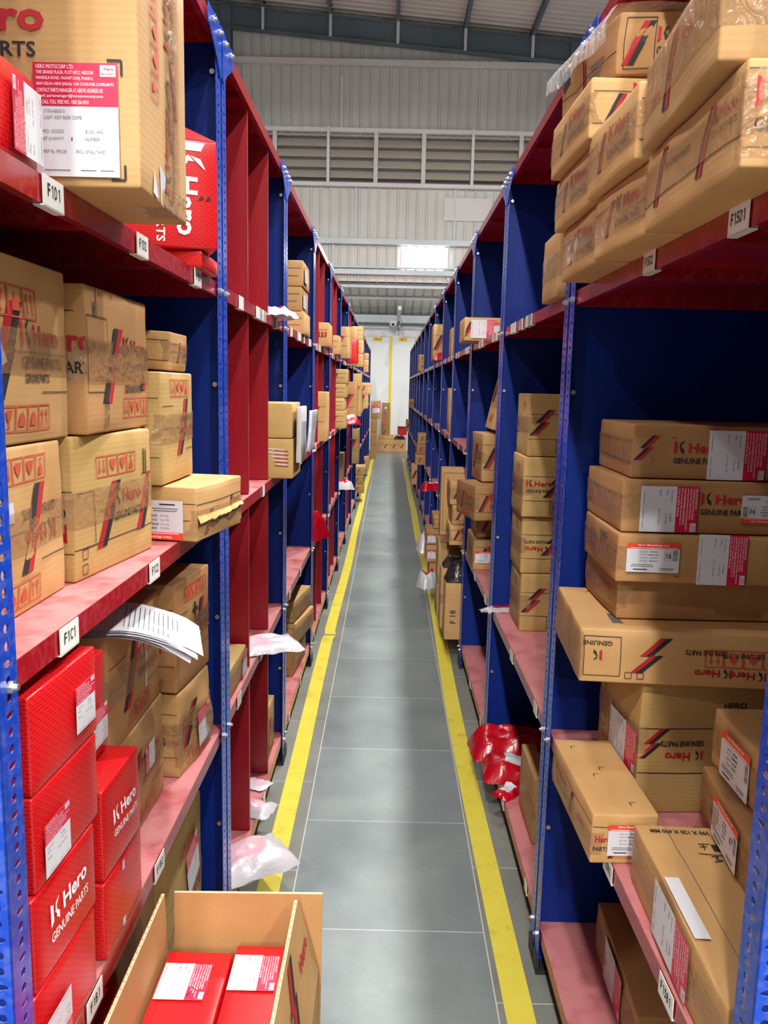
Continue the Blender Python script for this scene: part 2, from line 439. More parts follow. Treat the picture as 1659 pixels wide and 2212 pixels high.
# --- cartons
def nz(p, s): return noise.noise(Vector(p) * s)
class Carton:
    AX = {'+x': ((1, 0, 0), (0, 1, 0), (0, 0, 1)), '-x': ((-1, 0, 0), (0, -1, 0), (0, 0, 1)), '-y': ((0, -1, 0), (1, 0, 0), (0, 0, 1)),
          '+y': ((0, 1, 0), (-1, 0, 0), (0, 0, 1)), '+z': ((0, 0, 1), (1, 0, 0), (0, 1, 0)), '-z': ((0, 0, -1), (1, 0, 0), (0, -1, 0))}
    def __init__(c, name, dims, mat, seed=0, bulge=0.003, dent=0.0025, r=0.005, n=7, sag=0.0):
        c.d = Vector(dims) / 2; c.seed = seed; c.b = bulge; c.dn = dent; c.r = min(r, min(c.d) * .4); c.sag = sag
        mb = MB(); uvs = []
        for f in c.AX:
            N, R, U = [Vector(a) for a in c.AX[f]]
            a = abs(R.dot(c.d)); b = abs(U.dot(c.d)); h = abs(N.dot(c.d))
            def lst(L):
                i = [-L, -L + c.r * .35, -L + c.r]; m = [(-L + c.r) + (2 * L - 2 * c.r) * k / n for k in range(1, n)]
                return i + m + [L - c.r, L - c.r * .35, L]
            ss, ts = lst(a), lst(b)
            o = len(mb.v)
            for t in ts:
                for q in ss: mb.v.append(tuple(c.pt(f, q, t)))
            w = len(ss)
            for j in range(len(ts) - 1):
                for i in range(w - 1):
                    mb.f.append([o + j * w + i, o + j * w + i + 1, o + (j + 1) * w + i + 1, o + (j + 1) * w + i]); mb.m.append(0)
                    uvs += [(ss[i], ts[j]), (ss[i + 1], ts[j]), (ss[i + 1], ts[j + 1]), (ss[i], ts[j + 1])]
        me = mb.mesh(name, [M[mat]], smooth=True)
        uv = me.uv_layers.new(name='UVMap')
        flat = [x + 3.0 for p in uvs for x in p]
        uv.data.foreach_set('uv', flat)
        c.me = me
    def pt(c, f, s, t, off=0.0):
        N, R, U = [Vector(a) for a in c.AX[f]]
        a = abs(R.dot(c.d)); b = abs(U.dot(c.d)); h = abs(N.dot(c.d))
        p = N * h + R * s + U * t
        q = Vector([max(-(c.d[i] - c.r), min(c.d[i] - c.r, p[i])) for i in range(3)])
        e = p - q
        if e.length > 1e-9: p = q + e.normalized() * c.r
        e1 = max(0, 1 - (s / a) ** 2); e2 = max(0, 1 - (t / b) ** 2)
        k = e1 * e2
        disp = c.b * k + c.dn * min(1, 3 * k) * nz((s + c.seed * 1.7, t - c.seed, h * 3 + c.seed), 9.0)
        if f == '-z': disp = 0
        if f == '+z': disp = -c.sag * k - c.b * .4 * k
        p = p + N * (disp + off)
        # slightly crushed corners and wavering edges
        w = max(0, p.z / c.d.z)
        p += Vector((nz((p.y * 1.0 + c.seed, p.z, 7.7), 14.0), nz((p.x + c.seed, p.z, 2.7), 14.0), 0)) * c.dn * .35
        p.x += c.dn * .8 * w * nz((c.seed, p.y * 2, 1.1), 3.0); p.y += c.dn * .8 * w * nz((p.x * 2, c.seed, 4.1), 3.0)
        return p + Vector((0, 0, c.d.z))
    def size(c, f):
        N, R, U = [Vector(a) for a in c.AX[f]]
        return 2 * abs(R.dot(c.d)), 2 * abs(U.dot(c.d))

def tape_mesh(c, f, t, w, over=0.05, vertical=False, lift=0.0022):
    """a strip of tape along the middle of face f, folded over its two ends"""
    mb = MB()
    sw, sh = c.size(f)
    L = sw if not vertical else sh
    n = 16
    def P(a, b, o): return c.pt(f, a, b, o) if not vertical else c.pt(f, b, a, o)
    rows = []
    for i in range(n + 1):
        a = -L / 2 + L * i / n
        rows.append([P(a, t + w * (k / 4 - .5), lift + 0.0012 * abs(nz((a + c.seed, k * .3, 2.2), 30))) for k in range(5)])
    nN = Vector(c.AX[f][0])
    for end, rr in ((0, rows[0]), (1, rows[-1])):
        ext = [v - nN * over * (.8 + .3 * nz((k, c.seed, end), 2.3)) for k, v in enumerate(rr)]
        d = Vector(c.AX[f][1 if not vertical else 2]) * (-1 if end == 0 else 1)
        rr2 = [v + d * .002 for v in rr]; ext = [v + d * .002 for v in ext]
        if end == 0: rows = [ext, rr2] + rows
        else: rows = rows + [rr2, ext]
    vs = [v for r in rows for v in r]
    fs = [(j * 5 + i, j * 5 + i + 1, (j + 1) * 5 + i + 1, (j + 1) * 5 + i) for j in range(len(rows) - 1) for i in range(4)]
    mb.add(vs, fs)
    return mb.mesh('tape', [M['tape']], smooth=True)

ADDR = ['HERO MOTOCORP LTD.', 'THE GRAND PLAZA, PLOT NO.2, NELSON', 'MANDELA ROAD, VASANT KUNJ, PHASE-II,', 'NEW DELHI-110070 (INDIA). FOR CONSUMER COMPLAINTS,', 'CONTACT PARTS MANAGER AT ABOVE ADDRESS OR', 'Email: partsmanager@heromotocorp.com', 'OR CALL TOLL FREE NO.: 1800 266 0018']
_lab = {}
def price_label_mesh(full):
    """0.16 x 0.18 price label: crimson address band above a white field"""
    if full in _lab: return _lab[full]
    p = Print(); w, h = .16, .18
    p.rect((0, 0), w, h, 'sticker')
    p.rect((0, .056), w, .068, 'crimson', lift=.0003)
    p.rect((.062, .078), .030, .018, 'sticker', lift=.0005)
    p.text('Hero', (.064, .081), h=.006, col='p_red', lift=.0008); p.text('GENUINE PARTS', (.062, .073), w=.026, col='p_black', lift=.0008)
    wid = [.072, .108, .108, .148, .126, .126, .098]
    for i, l in enumerate(ADDR):
        y = .0835 - i * .0092
        p.text(l, (-.074 + wid[i] / 2, y), h=.0062, w=wid[i], col='p_white', lift=.0006, bold=.0)
    D = [('31700-ABS001S', -.042, .014, .04), ('LIGHT ASSY REAR COMB', -.026, .004, .072), ('MFD. 02/2023', -.046, -.018, .042), ('B. NO.: AAD', .034, -.018, .034), ('NET QUANTITY', -.046, -.030, .042), ('1', -.010, -.030, .003), ('NUMBER', .03, -.030, .028), ('MRP Rs. 995.00', -.044, -.050, .046), ('INCL. OF ALL TAXES', .026, -.050, .056)] if full else \
        [('NET QUANTITY', -.046, .006, .042), ('NUMBER', .03, .006, .028), ('MFD.', -.056, -.008, .022), ('B. NO.: AAD', .034, -.008, .034), ('MRP Rs.', -.054, -.03, .026), ('INCL. OF ALL TAXES', .026, -.03, .056)]
    for t, x, y, ww in D: p.text(t, (x, y), h=.0056, w=ww, col='p_grey', lift=.0004, bold=0)
    for x, ww in ((-.04, .05), (.02, .03), (.056, .026)): p.rect((x, -.080), ww, .0016, 'p_grey', lift=.0004)
    me = p.build(lambda x, y, o: Vector((x, y, o)), 'price_label'); _lab[full] = me
    return me
def dispatch_label_mesh(num, flip=False):
    k = ('d', num)
    if k in _lab: return _lab[k]
    p = Print(); w, h = .15, .085
    p.rect((0, 0), w, h, 'sticker'); p.rect((0, h / 2 - .008), w, .016, 'orange', lift=.0003)
    p.text('Hero MotoCorp Ltd.', (0, h / 2 - .006), h=.0075, w=.09, col='p_white', lift=.0005)
    p.rect((0, h / 2 - .0135), .13, .0014, 'p_white', lift=.0005)
    for i, (a, b) in enumerate((('Dealer Code', '30420'), ('Delivery No', '807841833'), ('Box No', '0107'), ('Zone', 'EAST'))):
        y = .018 - i * .009
        p.text(a, (-.028, y), h=.0042, w=.022, col='p_grey', lift=.0004, bold=0); p.text(b, (.002, y), h=.0048, w=.022 if i != 1 else .03, col='p_black', lift=.0004)
    if num:
        p.frame((.042, .006), .018, .026, .001); p.tagtext(num, (.042, .006), .015, .6, lift=.0004)
    rnd = random.Random(3)
    y = -.008
    for i in range(16):
        t = rnd.uniform(.0006, .0018); p.rect((.063, y + i * .0021), .015, t * .7, 'p_black', lift=.0004)
    for y, ww in ((-.020, .06), (-.025, .066)): p.rect((-.03, y), ww, .0018, 'p_grey', lift=.0004)
    p.rect((-.035, -.034), .04, .003, 'p_black', lift=.0004); p.rect((.04, -.030), .04, .0018, 'p_grey', lift=.0004); p.rect((.04, -.034), .036, .0018, 'p_grey', lift=.0004)
    me = p.build(lambda x, y, o: Vector((x, y, o)), 'dispatch_label'); _lab[k] = me
    return me
def sticker(body, c, f, me, s, t, scale=1.0, rot=0.0, name='price_label'):
    N, R, U = [Vector(a) for a in c.AX[f]]
    p = c.pt(f, s, t, 0.0) + N * (0.0026 + c.b * .4)
    R2 = R * math.cos(rot) + U * math.sin(rot); U2 = -R * math.sin(rot) + U * math.cos(rot)
    o = obj(name, me, body)
    sc = scale if isinstance(scale, tuple) else (scale, scale)
    m = Matrix(((R2.x * sc[0], U2.x * sc[1], N.x, p.x), (R2.y * sc[0], U2.y * sc[1], N.y, p.y), (R2.z * sc[0], U2.z * sc[1], N.z, p.z), (0, 0, 0, 1)))
    o.matrix_local = m
    return o

XL, XR = -.42, .449
ZL = {'A': .13, 'B': .70, 'C': 1.262, 'D': 1.845, 'T': 2.43}
PITCHB = 1.23; YL0, YR0 = .825, .845; DEP = .60
ALLBOX = []
def carton(label, side, x, y, z, dx, dy, dz, yaw=0.0, mat='card', style='std', seed=None, n=9, bulge=.0035, dent=.0038, tilt=(0, 0), name='carton', group=None, cat='box', tape=True, rot180=False, detail=1, sag=0.0):
    """x = aisle face, y = middle along the aisle, z = underside"""
    seed = seed if seed is not None else len(ALLBOX) * 1.37 + .5
    if 'redbox' == mat: tape = False
    c = Carton(name, (dx, dy, dz), mat, seed, bulge, dent, .004, n, sag)
    s = 1 if side == 'L' else -1
    yw = math.radians(yaw)
    cx = x - s * dx / 2 * math.cos(yw); cyy = y - s * dx / 2 * math.sin(yw)
    o = obj(name, c.me, None, (cx, cyy, z), (math.radians(tilt[0]), math.radians(tilt[1]), yw))
    tag(o, label, cat, group); ALLBOX.append(o)
    fa = '+x' if side == 'L' else '-x'
    rp = math.pi if rot180 else 0
    sg = -1 if rot180 else 1
    if style == 'std' and detail:
        w, h = c.size(fa)
        p = Print()
        bw = min(w * .42, h * 1.1)
        rnd = random.Random(int(seed * 100))
        p.line((-w * .48, h * .2 * 1), (-w * .2, h * .2), .0014); p.line((w * .2, -h * .22), (w * .48, -h * .22), .0014)
        p.line((-w * .49, 0), (w * .49, 0), .0015, 'p_grey')
        p.stripe((-w * .12 * sg, 0), min(h * .5, w * .5), flip=rnd.random() < .5)
        p.brand((w * .20, h * .02), bw, rp)
        if h > .15:
            p.icons((w * .05, -h * .36 * sg), min(.034, h * .16), 4, rp)
        put_print(p, lambda a, b, q: c.pt(fa, a, b, q), o)
        w, h = c.size('-y')
        p = Print()
        near_w = min(w, .26); cs = (w - near_w) / 2 * (1 if side == 'L' else -1)
        p.brand((cs + near_w * .08, h * .04), min(near_w * .6, h * 1.4), rp)
        p.line((cs - near_w * .48, h * .27), (cs + near_w * .48, h * .27), .0014); p.line((cs - near_w * .48, -h * .25), (cs + near_w * .48, -h * .25), .0014)
        p.stripe((cs - near_w * .32, 0), min(h * .45, .1))
        put_print(p, lambda a, b, q: c.pt('-y', a, b, q), o)
    elif style == 'far' and detail:
        w, h = c.size('-y'); p = Print()
        cs = (w / 2 - .07) * (1 if side == 'L' else -1)
        p.stripe((cs - .02, 0), h * .4); p.text('GENUINE PARTS', (cs + .02, -h * .1), w=.06); p.line((cs - .07, h * .2), (cs + .06, h * .2), .002)
        put_print(p, lambda a, b, q: c.pt('-y', a, b, q), o)
    elif style == 'red':
        for f in (fa,):
            w, h = c.size(f); p = Print()
            p.brand((w * .02, 0), min(w * .62, h * 1.9), rp, 'p_white', 'p_white')
            put_print(p, lambda a, b, q: c.pt(f, a, b, q), o)
    if tape and detail:
        obj('packing_tape', tape_mesh(c, fa, 0.0, min(.06, dz * .5)), o)
    return o, c
def marks(o, c, f, fn, name='printed_marks'):
    p = Print(); fn(p, *c.size(f))
    return put_print(p, lambda a, b, q: c.pt(f, a, b, q), o, name)

# ------------------------------------------------------------------ the hall
def structure(name, me, parent=None, **k):
    o = obj(name, me, parent, **k)
    if parent is None: o['kind'] = 'structure'
    return o
# floor: a pale screed with grey stone slabs proud of it, joints left open
mb = MB(); mb.box(-9, 9, -30, 23, -.10, -.0005)
floor = structure('floor', mb.mesh('floor', [M['grout']]))
floor['label'] = 'grey stone slab floor of the aisle'
def slab_mesh(w, l, mat):
    g = .0018; r = .001
    mb = MB(); x, y = w / 2 - g, l / 2 - g
    mb.box(-x, x, -y, y, -.012, 0)
    return mb.mesh('floor_slab', [M[mat]])
cols = [(-.27 - .595, .595, 2.48, 'l'), (-.27, .59, 2.188, 'c'), (.32, .60, 2.52, 'r')]
smesh = {}
for x0, w, ref, k in cols:
    smesh[k] = slab_mesh(w, .61, 'stone' if k == 'c' else 'stone_warm')
    y0 = ref - .61 * math.ceil((ref + 1.2) / .61)
    yy = y0
    while yy < 21.0:
        obj('floor_slab', smesh[k], floor, (x0 + w / 2, yy + .305, 0)); yy += .61
mb = MB()
for x0, x1 in ((-9, -.868), (.923, 9)): mb.box(x0, x1, -30, 21, -.012, 0)
mb.box(-.868, .923, 21.2, 23, -.012, 0); mb.box(-.868, .923, -30, -1.6, -.012, 0)
t = obj('floor_surface', mb.mesh('floor_surface', [M['stone']]), floor)

# yellow floor tape
def floor_tape(label, pts, w, z=.0006):
    mb = MB(); vs = []
    for x, y in pts: vs += [(x - w / 2, y, z), (x + w / 2, y, z)]
    fs = [(2 * i, 2 * i + 1, 2 * i + 3, 2 * i + 2) for i in range(len(pts) - 1)]
    n = len(vs)
    vs2 = [(a, b, .0001) for a, b, c_ in vs]
    mb.add(vs + vs2, fs + [(2 * i + n, 2 * i, 2 * i + 2, 2 * i + 2 + n) for i in range(len(pts) - 1)] + [(2 * i + 1, 2 * i + 1 + n, 2 * i + 3 + n, 2 * i + 3) for i in range(len(pts) - 1)])
    o = obj('floor_tape', mb.mesh('floor_tape', [M['yellow']])); tag(o, label, 'floor tape'); return o
def wob(x, y, a): return x + a * nz((y * .35, x * 3, 0.3), 1.0)
yr = [-.6 + i * .2 for i in range(0, 98)]
floor_tape('yellow floor tape strip on the F1 row side, up to the open cut', [(wob(-.349, y, .02), y) for y in yr if y < 5.05] + [(-.349, 5.06)], .072)
floor_tape('yellow floor tape strip on the F1 row side, past the cut', [(-.348, 5.085)] + [(wob(-.345, y, .025), y) for y in yr if y > 5.1], .070)
floor_tape('dull yellow floor tape along the feet of the F15 row', [(wob(.362, y, .03), y) for y in yr], .075)

# far corrugated gable wall above the canopy
YW = 18.6
wall = empty('wall_far', (0, YW, 0)); wall['kind'] = 'structure'; wall['label'] = 'tall grey corrugated metal gable wall'
def roof_z(x): return 9.66 - .078 * (x + 3.5)
def rib_profile(x0, x1, pitch=.213, h=.032):
    pts = [(x0, 0)]; x = x0 + pitch / 2
    while x < x1 - .02:
        pts += [(x - .032, 0), (x - .016, -h), (x + .016, -h), (x + .032, 0)]; x += pitch
    return pts + [(x1, 0)]
def sheet(x0, x1, z0, z1f):
    pr = rib_profile(x0, x1); mb = MB(); n = len(pr)
    vs = [(x, y, z0) for x, y in pr] + [(x, y, z1f(x)) for x, y in pr] + [(x, y + .003, z0) for x, y in pr] + [(x, y + .003, z1f(x)) for x, y in pr]
    fs = [(i, i + 1, i + 1 + n, i + n) for i in range(n - 1)] + [(i + 1 + 2 * n, i + 2 * n, i + 3 * n, i + 1 + 3 * n) for i in range(n - 1)]
    mb.add(vs, fs); return mb.mesh('wall_sheet', [M['sheet']])
WS = 1.065
for k in range(-8, 8):
    x0 = k * WS; x1 = x0 + WS
    obj('wall_sheet', sheet(x0, x1, 7.0, roof_z), wall); obj('wall_sheet', sheet(x0, x1, 3.95, lambda x: 6.05), wall)
def part_box(name, mat, parent, *b):
    mb = MB(); mb.box(*b); return obj(name, mb.mesh(name, [mat]), parent)
for z, h, m in ((8.48, .10, 'alu'), (7.10, .085, 'alu'), (5.98, .075, 'alu'), (4.79, .11, 'galv'), (4.14, .10, 'galv')):
    part_box('girt', M[m], wall, -8.5, 8.5, -.16, -.06, z - h / 2, z + h / 2)
part_box('girt', M['galv'], wall, -8.5, 8.5, -.10, -.05, 4.235, 4.262)
for x in (-1.435, 1.70): part_box('louvre_mullion', M['alu'], wall, x - .03, x + .03, -.19, -.16, 5.93, 7.16)
for x in (-.40, .64, -2.6, 2.75): part_box('louvre_mullion', M['sheet'], wall, x - .045, x + .045, -.13, -.06, 5.98, 7.06)
# louvre slats, each tilted
for seg in ((-3.6, -2.65), (-2.55, -1.47), (-1.40, -.45), (-.35, .60), (.69, 1.66), (1.74, 2.70), (2.80, 3.9)):
    for i in range(5):
        z = 6.08 + i * .215
        mb = MB(); mb.prism([(-.10, z + .05), (-.095, z + .045), (.085, z + .20), (.08, z + .205)], 0, seg[0], seg[1])
        obj('louvre_slat', fix_normals(mb.mesh('louvre_slat', [M['louvre']])), wall)
part_box('louvre_backing', M['wall_grey'], wall, -8.5, 8.5, .12, .14, 6.0, 7.1)
for x in (-.98, -1.165): pass
part_box('wall_batten', M['alu'], wall, -1.195, -1.135, -.06, -.035, 7.16, 8.22)
for x in (-.82, 1.36, -1.31, 1.26): part_box('wall_batten', M['galv'], wall, x - .022, x + .022, -.06, -.04, 4.0 if abs(x) < 1.35 and x != -.82 else 4.85, 4.74 if abs(x) < 1.35 and x != -.82 else 5.94)
part_box('reflection_patch', M['alu'], wall, 1.125, 2.16, -.048, -.040, 5.284, 5.766)  # pale sheet added to stand for a light reflection on the wall
part_box('skylight_panel', M['skylight'], wall, .205, 1.214, -.050, -.040, 4.265, 4.69)
part_box('skylight_edge', plain('skylight_edge', srgb(236, 170, 165), .5), wall, .185, .205, -.052, -.040, 4.265, 4.69)
for x in (-3.62, 3.78): 
    mb = MB(); mb.box(x - .11, x + .11, -.30, -.285, 0, roof_z(x) - .1); mb.box(x - .11, x + .11, -.075, -.06, 0, roof_z(x) - .1); mb.box(x - .006, x + .006, -.285, -.075, 0, roof_z(x) - .1)
    obj('column', mb.mesh('column', [M['steel']]), wall)

# roof
roof = empty('ceiling', (0, 0, 0)); roof['kind'] = 'structure'; roof['label'] = 'sloping corrugated metal roof with steel purlins'
mb = MB()
def slope_beam(name, x0, x1, y0, y1, dz0, dz1, mat):
    mb = MB()
    vs = []
    for x in (x0, x1):
        for y in (y0, y1):
            for d in (dz0, dz1): vs.append((x, y, roof_z(x) + d))
    mb.add(vs, [(0, 1, 3, 2), (4, 6, 7, 5), (0, 4, 5, 1), (2, 3, 7, 6), (0, 2, 6, 4), (1, 5, 7, 3)])
    return obj(name, fix_normals(mb.mesh(name, [M[mat]])), roof)
for yy in (18.36, 12.2, 6.0, 0.0, -6.2, -12.4, -18.6):
    slope_beam('rafter_flange', -8.9, 8.9, yy - .10, yy + .10, -.20, -.185, 'steel'); slope_beam('rafter_web', -8.9, 8.9, yy - .006, yy + .006, -.60, -.20, 'steel'); slope_beam('rafter_flange', -8.9, 8.9, yy - .10, yy + .10, -.615, -.60, 'steel')
for i in range(-6, 7):
    x = .02 + i * 1.42
    mb = MB(); z = roof_z(x)
    mb.box(x - .035, x + .035, -29.9, 18.55, z - .19, z - .185); mb.box(x - .035, x - .031, -29.9, 18.55, z - .185, z - .02); mb.box(x - .035, x + .035, -29.9, 18.55, z - .02, z - .015)
    obj('purlin', mb.mesh('purlin', [M['steel']]), roof)
    if -2 <= i <= 2:
        part_box('purlin_cleat', M['galv'], roof, x - .03, x + .03, 18.22, 18.23, z - .62, z - .16)
# roof sheets: ribs run down the slope
def roof_sheet(y0, y1):
    mb = MB(); pr = rib_profile(y0, y1, .2, .03); n = len(pr)
    vs = []
    for x in (-9, 9): vs += [(x, a, roof_z(x) - b * -1 - .0) for a, b in pr]
    mb.add(vs, [(i, i + 1, i + 1 + n, i + n) for i in range(n - 1)]); 
    vs = [(x, y, z + .004) for x, y, z in vs]
    mb.add(vs, [(i + n, i + 1 + n, i + 1, i) for i in range(n - 1)])
    return obj('roof_sheet', mb.mesh('roof_sheet', [M['roof']]), roof)
for k in range(49): roof_sheet(-30.0 + k, -29.0 + k)

# lean-to canopy between the gable wall and the white partition
can = empty('ceiling_canopy', (0, 0, 0)); can['kind'] = 'structure'; can['label'] = 'low corrugated canopy roof before the white partition'
def can_z(y): return 3.93 - (y - YW) * .19
for k in range(-8, 8):
    x0 = k * WS; pr = rib_profile(x0, x0 + WS); n = len(pr); mb = MB()
    vs = [(x, YW + .05, can_z(YW) - yv) for x, yv in pr] + [(x, 21.4, can_z(21.4) - yv) for x, yv in pr]
    vs2 = [(a, b, c_ + .004) for a, b, c_ in vs]
    mb.add(vs, [(i, i + 1, i + 1 + n, i + n) for i in range(n - 1)]); mb.add(vs2, [(i + n, i + 1 + n, i + 1, i) for i in range(n - 1)])
    obj('roof_sheet', mb.mesh('canopy_sheet', [M['sheet']]), can)
for yy in (18.75, 19.6):
    part_box('purlin', M['galv'], can, -8.5, 8.5, yy - .03, yy + .03, can_z(yy) - .065, can_z(yy) - .005)
part_box('rafter', M['galv'], can, .16, .24, 18.7, 20.9, 3.36, 3.44)
part_box('eave_beam', M['galv'], can, -8.5, 8.5, 20.55, 20.70, 3.22, 3.40)
mb = MB(); mb.cyl((-8.5, 20.5, 3.17), (8.5, 20.5, 3.17), .018, 10)
obj('conduit', mb.mesh('conduit', [M['steel']], True), can)
part_box('rafter_hanger', M['steel'], can, .175, .225, 20.45, 20.5, 3.02, 3.25)

# white partition with its yellow lines
YP = 21.0
wp = empty('wall_end', (0, YP, 0)); wp['kind'] = 'structure'; wp['label'] = 'white partition wall with yellow vertical lines'
part_box('wall_panel', M['wall_white'], wp, -9, 9, 0, .1, 0, 2.93)
part_box('wall_upper', M['wall_white'], wp, -9, 9, .3, .4, 2.8, 4.0)
for x in (-.655, .022, .665, -1.33, 1.34):
    part_box('yellow_line', M['stripe_y'], wp, x - .036, x + .036, -.003, 0, .0, 2.915)
mb = MB(); n = 60
vs = []; 
for i in range(n + 1):
    x = -3 + 6 * i / n
    for j in range(5):
        vs.append((x, -.02 + .05 * nz((x * 1.6, j * .5, 0), 2.0), 2.90 + .07 * j + .012 * nz((x, j, 3), 4)))
mb.add(vs, [(i * 5 + j, (i + 1) * 5 + j, (i + 1) * 5 + j + 1, i * 5 + j + 1) for i in range(n) for j in range(4)])
o = obj('plastic_sheeting', mb.mesh('plastic_sheeting', [plain('sheeting', (.72, .72, .72, 1), .4)], True), wp)
for x, z, t in ((-.322, 2.833, 'WB 36'), (.332, 2.836, 'WB 37')):
    mb = MB(); mb.box(-.12, .12, -.008, 0, -.056, .056)
    s_ = obj('wall_sign', mb.mesh('wall_sign', [M['sign_y']]), None, (x, YP - .001, z)); tag(s_, 'small yellow sign reading %s on the white partition, above the %s' % (t, 'tall open carton' if x < 0 else 'open red box'), 'sign')
    p = Print(); p.text(t, (0, 0), h=.066, w=.19, col='p_icon', bold=.035)
    obj('sign_lettering', p.build(lambda a, b, q: Vector((a, -.0085 - q, b)), 'sign_lettering'), s_)
# cctv dome
cc = empty('security_camera', (.066, 20.38, 3.135)); tag(cc, 'white security camera with a black lens under the canopy beam', 'camera')
mb = MB(); mb.cyl((0, 0, 0), (0, 0, .11), .085, 20); mb.cyl((0, -.08, .02), (0, .03, .04), .06, 18); obj('camera_housing', mb.mesh('camera_housing', [M['white_cam']]), cc)
mb = MB(); mb.cyl((.0, -.105, .012), (.0, -.078, .018), .034, 16); obj('lens', mb.mesh('lens', [M['black']]), cc)
mb = MB(); mb.cyl((-.05, .04, .06), (-.12, .1, .10), .012, 8); obj('cable', mb.mesh('cable', [M['white_cam']]), cc)
mb = MB(); pts = [(.22, 20.3, 3.35), (.25, 20.3, 3.2), (.20, 20.3, 3.08)]
for a, b in zip(pts, pts[1:]): mb.cyl(a, b, .006, 6)
obj('cable', mb.mesh('cable', [M['white_cam']]), can)

# side and near walls of the hall
for nm, b in (('wall_left', (-9.1, -9, -30, 23, 0, 10.3)), ('wall_right', (9, 9.1, -30, 23, 0, 10.3)), ('wall_near', (-9.1, 9.1, -30.1, -30, 0, 10.3))):
    mb = MB(); mb.box(*b); structure(nm, mb.mesh(nm, [M['wall_grey']]))

# ------------------------------------------------------------------ shelving
HT = ZL['T']
def holed_strip(mb, mapf, w, z0, z1, pitch, holec, first_wide=0):
    """strip w wide with a column of punched holes; mapf(a, z, depth) -> point"""
    n = int((z1 - z0) / pitch)
    th = .002
    for k in range(n):
        a = z0 + (z1 - z0) * k / n; b = z0 + (z1 - z0) * (k + 1) / n; c = (a + b) / 2
        hw, hh = (.0056, .0058) if (k + first_wide) % 3 else (.0088, .0042)
        outer = [(0, a), (w / 2, a), (w, a), (w, c), (w, b), (w / 2, b), (0, b), (0, c)]
        d = .7071
        inner = [(holec + hw * x, c + hh * z) for x, z in ((-d, -d), (0, -1), (d, -d), (1, 0), (d, d), (0, 1), (-d, d), (-1, 0))]
        v = [mapf(x, z, 0) for x, z in outer] + [mapf(x, z, 0) for x, z in inner] + [mapf(x, z, th) for x, z in outer] + [mapf(x, z, th) for x, z in inner]
        f = []
        for i in range(8):
            j = (i + 1) % 8
            f += [(i, j, j + 8, i + 8), (j + 16, i + 16, i + 24, j + 24), (i + 8, j + 8, j + 24, i + 24)]
        mb.add(v, f)
    z0, z1 = z0, z1
    v = [mapf(0, z0, 0), mapf(0, z1, 0), mapf(0, z1, th), mapf(0, z0, th), mapf(w, z0, 0), mapf(w, z1, 0), mapf(w, z1, th), mapf(w, z0, th)]
    mb.add(v, [(0, 1, 2, 3), (7, 6, 5, 4)])
FW, FD = .047, .028
_post = {}
def post_mesh(sx, sy, holes=True):
    """slotted angle: aisle flange runs +sy along Y from the origin, depth flange runs -sx along X (sx = towards the aisle)"""
    k = (sx, sy, holes)
    if k in _post: return _post[k]
    mb = MB()
    if holes:
        holed_strip(mb, lambda a, z, d: (-sx * d, sy * a, z), FW, 0.012, HT + .012, .02, FW * .55)
        holed_strip(mb, lambda a, z, d: (-sx * a, sy * d, z), FD, 0.012, HT + .012, .02, FD * .52, 1)
    else:
        mb.box(0, -sx * .002, 0, sy * FW, .012, HT + .012); mb.box(0, -sx * FD, 0, sy * .002, .012, HT + .012)
    me = fix_normals(mb.mesh('post', [M['blue']])); _post[k] = me
    return me
def shelf_mesh(sx):
    # origin at the aisle edge, near end; runs +Y, depth towards -sx
    L = PITCHB - .024; D_ = DEP - .006; mb = MB(); t = .0016; h = .034
    x0, x1 = -sx * .003, -sx * D_
    mb.box(x0, x1, 0, L, -t, 0)
    mb.box(x0, x0 - sx * t, 0, L, -h, 0); mb.box(x0, x0 - sx * .014, 0, L, -h, -h + t)
    mb.box(x1, x1 + sx * t, 0, L, -h, 0)
    mb.box(x0, x1, 0, t, -h, 0); mb.box(x0, x1, L - t, L, -h, 0)
    for yy in (.33, .66): mb.box(x0 - sx * .01, x1 + sx * .01, yy * L - .02, yy * L + .02, -.022, -t)
    return mb.mesh('shelf', [M['red']])
SH = {1: shelf_mesh(1), -1: shelf_mesh(-1)}
mb = MB(); mb.cyl((0, 0, 0), (.006, 0, 0), .0075, 6); mb.cyl((.006, 0, 0), (.011, 0, 0), .004, 8)
BOLT = mb.mesh('bolt', [M['zinc']])
mb = MB(); mb.cyl((0, 0, 0), (0, .005, 0), .0065, 6); mb.cyl((0, .005, 0), (0, .010, 0), .0035, 8)
BOLT_Y = mb.mesh('bolt_nut', [M['zinc']])
def gusset_mesh(sx, sy):
    mb = MB(); d = .0025
    poly = [(0, 0), (0, -.11), (.012, -.115), (.047, -.085), (.13, -.04), (.135, 0)]
    mb.prism([(sy * a, b) for a, b in poly], 0, 0, sx * d)
    return fix_normals(mb.mesh('gusset_plate', [M['blue']]))
GU = {(a, b): gusset_mesh(a, b) for a in (1, -1) for b in (1, -1)}
def foot_mesh():
    mb = MB(); mb.box(-.004, .034, -.004, .05, 0, .014); mb.box(-.004, .0, -.004, .05, .014, .05); mb.box(-.004, .034, -.004, 0, .014, .05)
    return mb
def foot(sx, sy):
    mb = foot_mesh(); mb.v = [(-sx * x, sy * y, z) for x, y, z in mb.v]
    return fix_normals(mb.mesh('foot', [M['foot']]))
FT = {(a, b): foot(a, b) for a in (1, -1) for b in (1, -1)}
def sheet_box(name, x0, x1, y0, y1, z0, z1, mat):
    mb = MB(); mb.box(x0, x1, y0, y1, z0, z1); return mb.mesh(name, [mat])
